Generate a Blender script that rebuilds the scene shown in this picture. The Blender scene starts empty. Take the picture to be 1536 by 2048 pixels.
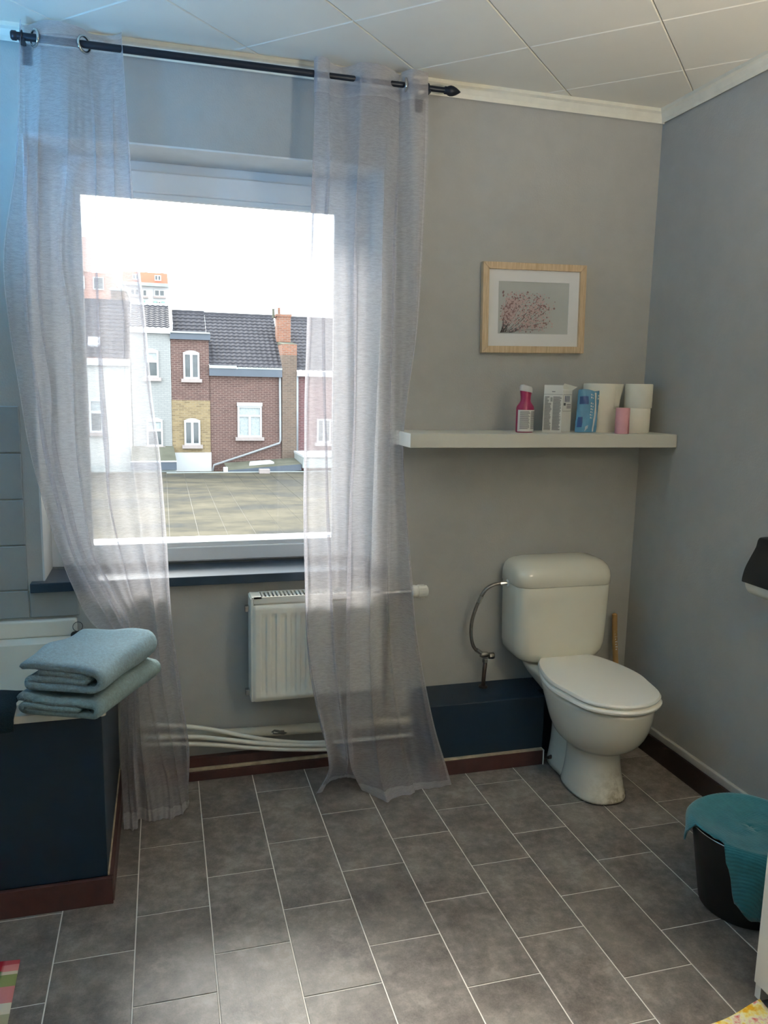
import bpy, math, random
from mathutils import Vector, Matrix
random.seed(7)
PI = math.pi
SC = bpy.context.scene
COL = SC.collection

# ------------------------------------------------------------------ camera
cam_d = bpy.data.cameras.new('camera')
cam = bpy.data.objects.new('camera', cam_d)
COL.objects.link(cam)
yaw, pitch, roll = 0.2760957, 0.1583475, 0.0204543
fw = Vector((math.sin(yaw)*math.cos(pitch), math.cos(yaw)*math.cos(pitch), -math.sin(pitch)))
rt = Vector((math.cos(yaw), -math.sin(yaw), 0))
up = rt.cross(fw)
rt2 = rt*math.cos(roll) + up*math.sin(roll)
up2 = up*math.cos(roll) - rt*math.sin(roll)
m = Matrix.Identity(4)
for i in range(3):
    m[i][0], m[i][1], m[i][2] = rt2[i], up2[i], -fw[i]
m[0][3], m[1][3], m[2][3] = 0, 0, 1.5
cam.matrix_world = m
cam_d.sensor_fit = 'VERTICAL'
cam_d.sensor_height = 24
cam_d.lens = 1568.22/2048*24
cam_d.clip_end = 400
cam_d.clip_start = 0.02
SC.camera = cam

# ------------------------------------------------------------------ sky, sun, exposure
world = bpy.data.worlds.new('sky')
SC.world = world
world.use_nodes = True
bg = world.node_tree.nodes['Background']
bg.inputs[0].default_value = (0.90, 0.955, 1.0, 1)
bg.inputs[1].default_value = 3.2
sun_d = bpy.data.lights.new('hazy_sun', 'SUN')
sun_d.energy = 8.5
sun_d.angle = math.radians(28)
sun_d.color = (1.0, 0.95, 0.88)
sun = bpy.data.objects.new('hazy_sun', sun_d)
COL.objects.link(sun)
sun.location = (0, 20, 20)
sun.rotation_euler = Vector((0.23, -0.79, -0.65)).to_track_quat('-Z', 'Y').to_euler()
SC.view_settings.view_transform = 'Standard'
SC.view_settings.look = 'None'
SC.view_settings.exposure = 1.2
SC.view_settings.gamma = 1.0
SC.view_settings.use_curve_mapping = False
SC.cycles.transparent_max_bounces = 24
SC.cycles.max_bounces = 14
SC.cycles.diffuse_bounces = 8
FILL_WARM = 102.0  # strength of the added warm fill lamp
FILL_BLUE = 92.0  # strength of the added blue fill lamp

# ------------------------------------------------------------------ mesh helpers
ORG = {}
class MB:
    def __init__(s): s.v = []; s.f = []
    def box(s, x0, x1, y0, y1, z0, z1):
        n = len(s.v)
        s.v += [(x0,y0,z0),(x1,y0,z0),(x1,y1,z0),(x0,y1,z0),(x0,y0,z1),(x1,y0,z1),(x1,y1,z1),(x0,y1,z1)]
        s.f += [tuple(n+i for i in q) for q in ((3,2,1,0),(4,5,6,7),(0,1,5,4),(1,2,6,5),(2,3,7,6),(3,0,4,7))]
        return s
    def loft(s, rings, cap0=True, cap1=True, closed=True):
        n = len(s.v); k = len(rings[0])
        for r in rings: s.v += [tuple(p) for p in r]
        for i in range(len(rings)-1):
            for j in range(k if closed else k-1):
                a = n+i*k+j; b = n+i*k+(j+1) % k
                s.f.append((a, b, b+k, a+k))
        if cap0: s.f.append(tuple(n+j for j in reversed(range(k))))
        if cap1: s.f.append(tuple(n+(len(rings)-1)*k+j for j in range(k)))
        return s
    def tube(s, path, r, n=10, cap=True):
        path = [Vector(p) for p in path]
        rs = r if isinstance(r, (list, tuple)) else [r]*len(path)
        rings = []; prev = None
        for i, p in enumerate(path):
            t = (path[min(i+1, len(path)-1)] - path[max(i-1, 0)]).normalized()
            if prev is None:
                a = Vector((0,0,1)) if abs(t.z) < .9 else Vector((1,0,0))
                u = t.cross(a).normalized()
            else:
                u = (prev - t*prev.dot(t)).normalized()
            prev = u; w = t.cross(u)
            rings.append([p + (u*math.cos(2*PI*k/n) + w*math.sin(2*PI*k/n))*rs[i] for k in range(n)])
        return s.loft(rings, cap, cap)
    def lathe(s, prof, c, n=24, cap=True):
        rings = [[(c[0]+r*math.cos(2*PI*k/n), c[1]+r*math.sin(2*PI*k/n), c[2]+z) for k in range(n)] for r, z in prof]
        return s.loft(rings, cap, cap)
    def prism(s, poly, ext):
        e = Vector(ext)
        return s.loft([[Vector(p) for p in poly], [Vector(p)+e for p in poly]])
    def grid(s, P):
        n = len(s.v); k = len(P[0])
        for r in P: s.v += [tuple(p) for p in r]
        for i in range(len(P)-1):
            for j in range(k-1):
                a = n+i*k+j
                s.f.append((a, a+1, a+k+1, a+k))
        return s
    def torus(s, c, ax, R, r, n=20, m_=8):
        ax = Vector(ax).normalized()
        a = Vector((0,0,1)) if abs(ax.z) < .9 else Vector((1,0,0))
        u = ax.cross(a).normalized(); w = ax.cross(u); c = Vector(c)
        n0 = len(s.v)
        for i in range(n):
            d = u*math.cos(2*PI*i/n) + w*math.sin(2*PI*i/n)
            for j in range(m_):
                s.v.append(tuple(c + d*(R + r*math.cos(2*PI*j/m_)) + ax*(r*math.sin(2*PI*j/m_))))
        for i in range(n):
            for j in range(m_):
                s.f.append((n0+i*m_+j, n0+((i+1) % n)*m_+j, n0+((i+1) % n)*m_+(j+1) % m_, n0+i*m_+(j+1) % m_))
        return s
    def build(s, name, mat, parent=None, smooth=False, bevel=0, seg=2, origin=None):
        o0 = Vector(origin) if origin is not None else (ORG[parent.name] if parent is not None else Vector((0,0,0)))
        me = bpy.data.meshes.new(name)
        me.from_pydata([tuple(Vector(p)-o0) for p in s.v], [], s.f)
        me.update()
        import bmesh
        b = bmesh.new(); b.from_mesh(me); bmesh.ops.recalc_face_normals(b, faces=b.faces); b.to_mesh(me); b.free()
        if mat is not None: me.materials.append(mat)
        if smooth:
            for p in me.polygons: p.use_smooth = True
        o = bpy.data.objects.new(name, me)
        COL.objects.link(o)
        if bevel:
            bv = o.modifiers.new('bevel', 'BEVEL'); bv.width = bevel; bv.segments = seg; bv.limit_method = 'ANGLE'
        if smooth == 'angle':
            try:
                me.shade_auto_smooth = True
            except Exception:
                pass
            me.set_sharp_from_angle(angle=math.radians(40))
        if parent is not None:
            o.parent = parent
            if origin is not None: o.location = o0 - ORG[parent.name]
        elif origin is not None:
            o.location = o0
        ORG[o.name] = o0
        return o

def thing(name, label, cat, loc=(0,0,0), group=None):
    o = bpy.data.objects.new(name, None)
    o.empty_display_size = .1
    COL.objects.link(o); o.location = loc
    ORG[o.name] = Vector(loc)
    return tag(o, label, cat, group)
def tag(o, label, cat, group=None):
    o['label'] = label; o['category'] = cat
    if group: o['group'] = group
    return o
def struct(o, label=None):
    o['kind'] = 'structure'
    if label: o['label'] = label
    return o

# ------------------------------------------------------------------ materials
def lin(c):
    return tuple(((x/255)/12.92 if x/255 <= .04045 else ((x/255+.055)/1.055)**2.4) for x in c) + (1,)
class NT:
    def __init__(s, name):
        s.m = bpy.data.materials.new(name); s.m.use_nodes = True
        s.t = s.m.node_tree; s.n = s.t.nodes; s.p = s.n['Principled BSDF']; s.out = s.n['Material Output']
        s._pos = None
    def new(s, ty, **kw):
        n = s.n.new(ty)
        for k, v in kw.items(): setattr(n, k, v)
        return n
    def link(s, a, b): s.t.links.new(a, b)
    def pos(s):
        if s._pos is None: s._pos = s.new('ShaderNodeNewGeometry').outputs['Position']
        return s._pos
    def mapped(s, scale, rot=(0,0,0), src=None):
        mp = s.new('ShaderNodeMapping'); mp.inputs['Scale'].default_value = scale; mp.inputs['Rotation'].default_value = rot
        s.link(src or s.pos(), mp.inputs[0]); return mp.outputs[0]
    def noise(s, scale, detail=4, rough=.55, vec=None):
        n = s.new('ShaderNodeTexNoise'); n.inputs['Scale'].default_value = scale
        n.inputs['Detail'].default_value = detail; n.inputs['Roughness'].default_value = rough
        s.link(vec or s.pos(), n.inputs['Vector']); return n.outputs['Fac']
    def ramp(s, fac, stops, interp='LINEAR'):
        r = s.new('ShaderNodeValToRGB'); e = r.color_ramp.elements; r.color_ramp.interpolation = interp
        while len(e) < len(stops): e.new(0.5)
        for el, (p, c) in zip(e, stops): el.position = p; el.color = c
        s.link(fac, r.inputs[0]); return r.outputs[0]
    def mix(s, fac, a, b, blend='MIX'):
        n = s.new('ShaderNodeMix', data_type='RGBA', blend_type=blend)
        for sock, v in ((n.inputs['Factor'], fac), (n.inputs[6], a), (n.inputs[7], b)):
            if hasattr(v, 'is_output'): s.link(v, sock)
            else: sock.default_value = v
        return n.outputs[2]
    def math(s, op, a, b=0.0):
        n = s.new('ShaderNodeMath', operation=op)
        for sock, v in zip(n.inputs, (a, b)):
            if hasattr(v, 'is_output'): s.link(v, sock)
            else: sock.default_value = v
        return n.outputs[0]
    def sep(s, src=None):
        n = s.new('ShaderNodeSeparateXYZ'); s.link(src or s.pos(), n.inputs[0]); return n.outputs
    def bump(s, h, strength=.2, dist=.01):
        b = s.new('ShaderNodeBump'); b.inputs['Strength'].default_value = strength; b.inputs['Distance'].default_value = dist
        s.link(h, b.inputs['Height']); s.link(b.outputs[0], s.p.inputs['Normal']); return b
    def col(s, c):
        if hasattr(c, 'is_output'): s.link(c, s.p.inputs['Base Color'])
        else: s.p.inputs['Base Color'].default_value = c
    def set(s, rough=None, metal=None, spec=None, coat=None, sheen=None):
        if rough is not None: s.p.inputs['Roughness'].default_value = rough
        if metal is not None: s.p.inputs['Metallic'].default_value = metal
        if spec is not None: s.p.inputs['Specular IOR Level'].default_value = spec
        if coat is not None: s.p.inputs['Coat Weight'].default_value = coat
        if sheen is not None: s.p.inputs['Sheen Weight'].default_value = sheen
def mk(name, c, rough=.5, metal=0, spec=.5, var=.06, vs=8, bs=0, bump=0, dist=.005, coat=0, sheen=0):
    t = NT(name); L = lin(c)
    lo = tuple(x*(1-var) for x in L[:3])+(1,); hi = tuple(min(1, x*(1+var)) for x in L[:3])+(1,)
    t.col(t.ramp(t.noise(vs), [(.3, lo), (.7, hi)]))
    t.set(rough, metal, spec, coat, sheen)
    if bump: t.bump(t.noise(bs, 3), bump, dist)
    return t.m

def paint_wall(name, c):
    t = NT(name); L = lin(c)
    a = t.noise(1.7, 5, .6); f = t.noise(14, 4)
    c1 = t.ramp(a, [(.3, tuple(x*.92 for x in L[:3])+(1,)), (.7, tuple(x*1.06 for x in L[:3])+(1,))])
    t.col(t.mix(.5, c1, t.ramp(f, [(.35, tuple(x*.95 for x in L[:3])+(1,)), (.65, tuple(x*1.04 for x in L[:3])+(1,))])))
    t.set(.75, spec=.3)
    h = t.math('ADD', t.math('MULTIPLY', t.noise(9, 4), 1.0), t.math('MULTIPLY', t.noise(160, 3), .35))
    t.bump(h, .35, .006)
    return t.m
MAT = {}
MAT['wall'] = paint_wall('wall_paint', (172, 172, 167))
MAT['ceiling'] = mk('ceiling_panel', (224, 220, 208), .7, var=.04, vs=2.2, bs=120, bump=.12, dist=.002)
MAT['ceil_gap'] = mk('ceiling_gap', (150, 146, 136), .8)
MAT['cornice'] = mk('cornice_white', (226, 223, 208), .5, var=.05, vs=20, bs=40, bump=.1, dist=.002)
MAT['grout'] = mk('grout_line', (228, 222, 212), .7, var=.06, vs=14)
MAT['white_frame'] = mk('window_frame_white', (226, 230, 232), .35, var=.03, vs=6)
MAT['sill'] = mk('navy_sill_paint', (40, 58, 74), .28, var=.10, vs=18, bs=60, bump=.15, dist=.002)
MAT['navy'] = mk('navy_panel', (14, 36, 54), .42, var=.12, vs=5, bs=220, bump=.12, dist=.002)
MAT['brown'] = mk('brown_wood_trim', (72, 45, 42), .4, var=.14, vs=30, bs=80, bump=.1, dist=.002)
MAT['brown_dark'] = mk('dark_brown_trim', (44, 30, 28), .45, var=.14, vs=30)
MAT['cream_edge'] = mk('worn_cream_edge', (176, 164, 140), .6, var=.25, vs=26)
MAT['ceramic'] = mk('ivory_ceramic', (232, 227, 208), .12, spec=.6, var=.015, vs=4, coat=.4)
MAT['seat'] = mk('white_plastic_seat', (248, 245, 234), .18, spec=.5, var=.01, vs=4)
MAT['rad'] = mk('radiator_enamel', (232, 231, 220), .3, var=.015, vs=5)
MAT['pipe'] = mk('painted_pipe', (190, 184, 166), .45, var=.07, vs=14, bs=60, bump=.15, dist=.002)
MAT['conduit'] = mk('white_conduit', (224, 221, 208), .35, var=.04, vs=20)
MAT['chrome'] = mk('chrome', (200, 200, 198), .18, metal=1, var=.03)
MAT['steel'] = mk('dull_steel', (140, 138, 132), .35, metal=1, var=.12, vs=60, bs=500, bump=.5, dist=.001)
MAT['copper'] = mk('tarnished_pipe', (84, 74, 68), .4, metal=.8, var=.15, vs=40)
MAT['rod'] = mk('dark_rod', (34, 40, 50), .4, metal=.4, var=.05)
MAT['black'] = mk('black_plastic', (16, 19, 20), .38, var=.1, vs=10)
MAT['shelf'] = mk('white_shelf_foil', (206, 204, 192), .42, var=.02, vs=5)
MAT['cab'] = mk('white_cabinet', (238, 233, 220), .35, var=.01, vs=3)
MAT['wood_handle'] = mk('bare_wood', (170, 136, 84), .55, var=.15, vs=24)
MAT['paper'] = mk('tissue_paper', (234, 230, 214), .9, var=.02, vs=30, bs=260, bump=.25, dist=.002, spec=.1)
MAT['pink_paper'] = mk('pink_paper', (216, 160, 164), .85, var=.03, vs=30)
MAT['card_white'] = mk('white_card', (222, 222, 216), .6, var=.02, vs=20)
MAT['magenta'] = mk('magenta_plastic', (156, 40, 82), .32, var=.05, vs=14)
MAT['print_grey'] = mk('grey_print', (96, 98, 100), .7)
MAT['label_white'] = mk('label_white', (214, 212, 206), .5)
MAT['rubber'] = mk('black_rubber', (12, 12, 13), .6)
MAT['blue_pack'] = mk('blue_packet', (92, 146, 178), .25, var=.15, vs=16, bs=40, bump=.25, dist=.004)
MAT['blue_dark'] = mk('dark_blue_print', (30, 66, 120), .3)
MAT['valve_white'] = mk('valve_white', (228, 226, 216), .35, var=.02)

def tile_mat():
    t = NT('slate_vinyl_tile')
    info = t.new('ShaderNodeObjectInfo')
    sc = t.new('ShaderNodeVectorMath', operation='SCALE'); sc.inputs['Scale'].default_value = 37.0
    cmb = t.new('ShaderNodeCombineXYZ')
    for i in range(3): t.link(info.outputs['Random'], cmb.inputs[i])
    t.link(cmb.outputs[0], sc.inputs[0])
    ad = t.new('ShaderNodeVectorMath', operation='ADD'); t.link(t.pos(), ad.inputs[0]); t.link(sc.outputs[0], ad.inputs[1])
    v = ad.outputs[0]
    big = t.noise(6.5, 5, .62, v); mid = t.noise(28, 6, .7, v); fine = t.noise(240, 4, .7, v)
    c = t.ramp(big, [(.38, lin((83, 76, 71))), (.5, lin((121, 114, 106))), (.62, lin((158, 150, 139)))])
    c = t.mix(.5, c, t.ramp(mid, [(.36, lin((73, 67, 63))), (.52, lin((125, 117, 110))), (.62, lin((160, 152, 143)))]))
    vor = t.noise(60, 6, .8, v)
    c = t.mix(t.ramp(vor, [(.60, (0,0,0,1)), (.74, (.55,.55,.55,1))]), c, lin((61, 53, 48)))
    c = t.mix(.3, c, t.ramp(fine, [(.3, lin((69, 63, 58))), (.7, lin((147, 139, 131)))]))
    vr = t.math('MULTIPLY', info.outputs['Random'], .22)
    c = t.mix(t.math('SUBTRACT', .2, vr), c, lin((76, 70, 65)))
    t.col(c); t.set(.42, spec=.45)
    t.bump(t.math('ADD', mid, t.math('MULTIPLY', fine, .6)), .18, .002)
    return t.m
MAT['tile'] = tile_mat()

def wall_tile_mat():
    return mk('glazed_wall_tile', (150, 156, 156), .14, spec=.55, var=.03, vs=7, bs=10, bump=.05)
MAT['wtile'] = wall_tile_mat()

def curtain_mat(name, lo, hi, colr):
    t = NT(name)
    n1 = t.noise(1.0, 4, .6, t.mapped((46, 46, 230)))
    weave = t.new('ShaderNodeTexWave', wave_type='BANDS', bands_direction='Z')
    weave.inputs['Scale'].default_value = 120; weave.inputs['Distortion'].default_value = 5; weave.inputs['Detail'].default_value = 3; weave.inputs['Detail Scale'].default_value = 2.5
    t.link(t.mapped((1, 1, 1)), weave.inputs['Vector'])
    f = t.math('ADD', t.math('MULTIPLY', n1, .7), t.math('MULTIPLY', weave.outputs['Fac'], .3))
    fac = t.ramp(f, [(.34, (lo,)*3+(1,)), (.64, (hi,)*3+(1,))])
    tr = t.new('ShaderNodeBsdfTransparent'); tr.inputs[0].default_value = (.97, .97, .985, 1)
    df = t.new('ShaderNodeBsdfDiffuse'); df.inputs[0].default_value = lin(colr)
    tl = t.new('ShaderNodeBsdfTranslucent'); tl.inputs[0].default_value = lin(colr)
    bmp = t.new('ShaderNodeBump'); bmp.inputs['Strength'].default_value = .3; bmp.inputs['Distance'].default_value = .004
    t.link(f, bmp.inputs['Height'])
    t.link(bmp.outputs[0], df.inputs['Normal']); t.link(bmp.outputs[0], tl.inputs['Normal'])
    mx = t.new('ShaderNodeMixShader'); mx.inputs[0].default_value = .48
    t.link(df.outputs[0], mx.inputs[1]); t.link(tl.outputs[0], mx.inputs[2])
    m2 = t.new('ShaderNodeMixShader')
    t.link(fac, m2.inputs[0]); t.link(tr.outputs[0], m2.inputs[1]); t.link(mx.outputs[0], m2.inputs[2])
    t.link(m2.outputs[0], t.out.inputs[0])
    return t.m
MAT['curtain'] = curtain_mat('sheer_lilac_grey', .35, .51, (214, 211, 215))
MAT['hem'] = curtain_mat('sheer_doubled_hem', .52, .70, (214, 211, 215))

def glass_mat():
    t = NT('window_glass')
    tr = t.new('ShaderNodeBsdfTransparent'); tr.inputs[0].default_value = (.97, .985, .98, 1)
    gl = t.new('ShaderNodeBsdfGlossy'); gl.inputs['Roughness'].default_value = .02
    fr = t.new('ShaderNodeFresnel'); fr.inputs[0].default_value = 1.45
    mx = t.new('ShaderNodeMixShader'); t.link(fr.outputs[0], mx.inputs[0]); t.link(tr.outputs[0], mx.inputs[1]); t.link(gl.outputs[0], mx.inputs[2])
    t.link(mx.outputs[0], t.out.inputs[0]); return t.m
MAT['glass'] = glass_mat()

def terry(name, c, sh=.35):
    t = NT(name); L = lin(c)
    n = t.noise(420, 3, .7)
    t.col(t.ramp(t.noise(120, 4, .7), [(.3, tuple(x*.78 for x in L[:3])+(1,)), (.7, tuple(min(1, x*1.15) for x in L[:3])+(1,))]))
    t.set(.95, spec=.1, sheen=sh); t.bump(t.math('ADD', n, t.math('MULTIPLY', t.noise(150, 3, .7), .8)), 1.0, .010); return t.m
MAT['towel'] = terry('blue_grey_terry', (188, 222, 233))
MAT['towel2'] = terry('grey_green_terry', (170, 202, 203))
MAT['navy_towel'] = terry('dark_teal_terry', (10, 42, 54), .05)
def cloth_mat():
    t = NT('teal_microfibre'); L = lin((52, 122, 132))
    w = t.new('ShaderNodeTexWave', wave_type='BANDS', bands_direction='DIAGONAL'); w.inputs['Scale'].default_value = 55; w.inputs['Distortion'].default_value = 2
    t.link(t.pos(), w.inputs['Vector'])
    t.col(t.mix(.35, t.ramp(t.noise(40, 4), [(.3, tuple(x*.8 for x in L[:3])+(1,)), (.7, tuple(x*1.2 for x in L[:3])+(1,))]), t.ramp(w.outputs['Fac'], [(0, tuple(x*.8 for x in L[:3])+(1,)), (1, tuple(x*1.25 for x in L[:3])+(1,))])))
    t.set(.95, spec=.1, sheen=.4); t.bump(w.outputs['Fac'], .3, .003); return t.m
MAT['cloth'] = cloth_mat()
def oak_mat():
    t = NT('pale_oak'); 
    n = t.noise(1.0, 4, .6, t.mapped((160, 40, 14)))
    t.col(t.ramp(n, [(.3, lin((186, 158, 122))), (.7, lin((214, 190, 154)))])); t.set(.5); t.bump(n, .1, .001); return t.m
MAT['oak'] = oak_mat()

def ceramic_dirty():
    t = NT('ceramic_bowl'); L = lin((226, 221, 204))
    z = t.sep()[2]; x = t.sep()[0]
    low = t.new('ShaderNodeMapRange'); low.inputs[1].default_value = .15; low.inputs[2].default_value = .0; t.link(z, low.inputs[0])
    st = t.math('MULTIPLY', low.outputs[0], t.ramp(t.noise(26, 6, .75), [(.42, (0,0,0,1)), (.62, (1,1,1,1))]))
    right = t.new('ShaderNodeMapRange'); right.inputs[1].default_value = 1.46; right.inputs[2].default_value = 1.56; t.link(x, right.inputs[0])
    st = t.math('MULTIPLY', t.math('MULTIPLY', st, right.outputs[0]), .85)
    t.col(t.mix(st, L, lin((132, 122, 88)))); t.set(.14, spec=.6, coat=.3); return t.m
MAT['bowl'] = ceramic_dirty()
CURTAIN_A = [
    [(-0.385,2.795,2.543), (-0.394,2.825,2.553), (-0.383,2.845,2.562), (-0.350,2.815,2.555), (-0.318,2.785,2.547), (-0.275,2.780,2.551), (-0.233,2.795,2.563), (-0.208,2.815,2.574), (-0.192,2.840,2.585), (-0.162,2.845,2.591), (-0.129,2.835,2.592), (-0.104,2.815,2.587), (-0.096,2.795,2.580)],
    [(-0.393,2.795,2.478), (-0.400,2.824,2.488), (-0.386,2.844,2.497), (-0.353,2.814,2.490), (-0.321,2.785,2.483), (-0.277,2.780,2.487), (-0.235,2.795,2.498), (-0.210,2.814,2.508), (-0.191,2.839,2.519), (-0.160,2.844,2.525), (-0.126,2.834,2.526), (-0.103,2.814,2.521), (-0.093,2.795,2.515)],
    [(-0.414,2.794,2.202), (-0.410,2.821,2.210), (-0.396,2.839,2.216), (-0.377,2.812,2.210), (-0.333,2.786,2.208), (-0.286,2.781,2.211), (-0.246,2.794,2.218), (-0.218,2.812,2.226), (-0.192,2.835,2.234), (-0.165,2.839,2.238), (-0.125,2.830,2.239), (-0.096,2.812,2.237), (-0.082,2.794,2.234)],
    [(-0.468,2.794,1.900), (-0.442,2.818,1.906), (-0.412,2.834,1.910), (-0.385,2.810,1.908), (-0.351,2.786,1.907), (-0.318,2.782,1.908), (-0.273,2.794,1.913), (-0.237,2.810,1.918), (-0.202,2.830,1.923), (-0.172,2.834,1.926), (-0.122,2.826,1.928), (-0.087,2.810,1.927), (-0.064,2.794,1.926)],
    [(-0.466,2.790,1.686), (-0.443,2.813,1.688), (-0.415,2.828,1.691), (-0.386,2.805,1.690), (-0.347,2.782,1.690), (-0.299,2.778,1.692), (-0.256,2.790,1.694), (-0.225,2.805,1.697), (-0.200,2.825,1.699), (-0.173,2.828,1.701), (-0.102,2.821,1.703), (-0.068,2.805,1.703), (-0.047,2.790,1.703)],
    [(-0.444,2.786,1.466), (-0.421,2.808,1.466), (-0.394,2.823,1.466), (-0.370,2.801,1.467), (-0.323,2.778,1.468), (-0.291,2.775,1.469), (-0.258,2.786,1.469), (-0.222,2.801,1.470), (-0.192,2.819,1.470), (-0.176,2.823,1.470), (-0.100,2.816,1.472), (-0.055,2.801,1.473), (-0.033,2.786,1.473)],
    [(-0.421,2.781,1.272), (-0.396,2.802,1.271), (-0.376,2.817,1.269), (-0.355,2.795,1.271), (-0.329,2.773,1.273), (-0.284,2.770,1.273), (-0.259,2.781,1.272), (-0.216,2.795,1.271), (-0.184,2.813,1.269), (-0.168,2.817,1.269), (-0.090,2.809,1.269), (-0.035,2.795,1.270), (-0.012,2.781,1.272)],
    [(-0.389,2.776,1.107), (-0.368,2.797,1.104), (-0.345,2.811,1.101), (-0.321,2.790,1.104), (-0.303,2.769,1.107), (-0.271,2.765,1.106), (-0.244,2.776,1.104), (-0.202,2.790,1.102), (-0.183,2.808,1.099), (-0.152,2.811,1.098), (-0.073,2.804,1.097), (-0.023,2.790,1.098), (-0.003,2.776,1.100)],
    [(-0.347,2.765,0.939), (-0.327,2.786,0.934), (-0.305,2.800,0.930), (-0.282,2.779,0.934), (-0.265,2.758,0.937), (-0.245,2.754,0.937), (-0.230,2.765,0.935), (-0.187,2.779,0.930), (-0.152,2.796,0.925), (-0.124,2.800,0.924), (-0.056,2.793,0.922), (-0.016,2.779,0.924), (0.006,2.765,0.926)],
    [(-0.301,2.756,0.801), (-0.276,2.777,0.795), (-0.246,2.791,0.789), (-0.215,2.770,0.793), (-0.197,2.749,0.798), (-0.182,2.745,0.798), (-0.170,2.756,0.795), (-0.145,2.770,0.790), (-0.123,2.788,0.784), (-0.090,2.791,0.781), (-0.036,2.784,0.780), (-0.006,2.770,0.782), (0.011,2.756,0.785)],
    [(-0.256,2.741,0.698), (-0.229,2.762,0.690), (-0.191,2.776,0.684), (-0.161,2.755,0.688), (-0.148,2.734,0.693), (-0.136,2.730,0.694), (-0.121,2.741,0.690), (-0.108,2.755,0.685), (-0.095,2.772,0.679), (-0.070,2.776,0.676), (-0.028,2.769,0.676), (-0.001,2.755,0.678), (0.016,2.741,0.681)],
    [(-0.165,2.726,0.590), (-0.155,2.747,0.583), (-0.141,2.761,0.577), (-0.124,2.740,0.583), (-0.116,2.719,0.589), (-0.110,2.716,0.590), (-0.100,2.726,0.586), (-0.091,2.740,0.580), (-0.078,2.758,0.573), (-0.058,2.761,0.571), (-0.019,2.754,0.570), (0.010,2.740,0.573), (0.025,2.726,0.576)],
    [(-0.163,2.706,0.418), (-0.155,2.727,0.408), (-0.141,2.741,0.401), (-0.125,2.720,0.408), (-0.117,2.699,0.416), (-0.107,2.696,0.417), (-0.094,2.706,0.411), (-0.082,2.720,0.404), (-0.065,2.738,0.396), (-0.042,2.741,0.392), (-0.004,2.734,0.392), (0.026,2.720,0.395), (0.045,2.706,0.398)],
    [(-0.165,2.686,0.244), (-0.156,2.707,0.233), (-0.140,2.721,0.225), (-0.124,2.700,0.233), (-0.117,2.679,0.242), (-0.102,2.675,0.242), (-0.082,2.686,0.235), (-0.054,2.700,0.225), (-0.036,2.718,0.215), (-0.012,2.721,0.211), (0.019,2.714,0.210), (0.046,2.700,0.214), (0.065,2.686,0.219)],
    [(-0.163,2.646,0.117), (-0.155,2.667,0.105), (-0.139,2.681,0.095), (-0.120,2.660,0.104), (-0.113,2.639,0.114), (-0.091,2.635,0.113), (-0.063,2.646,0.104), (-0.030,2.660,0.093), (-0.008,2.678,0.081), (0.012,2.681,0.076), (0.032,2.674,0.077), (0.048,2.660,0.083), (0.057,2.646,0.089)],
    [(-0.160,2.594,0.006), (-0.144,2.578,0.006), (-0.128,2.571,0.006), (-0.117,2.577,0.006), (-0.112,2.630,0.006), (-0.087,2.624,0.006), (-0.054,2.616,0.006), (-0.027,2.616,0.006), (-0.004,2.617,0.006), (0.020,2.628,0.006), (0.042,2.649,0.006), (0.054,2.681,0.006), (0.061,2.707,0.006)],
]
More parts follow.
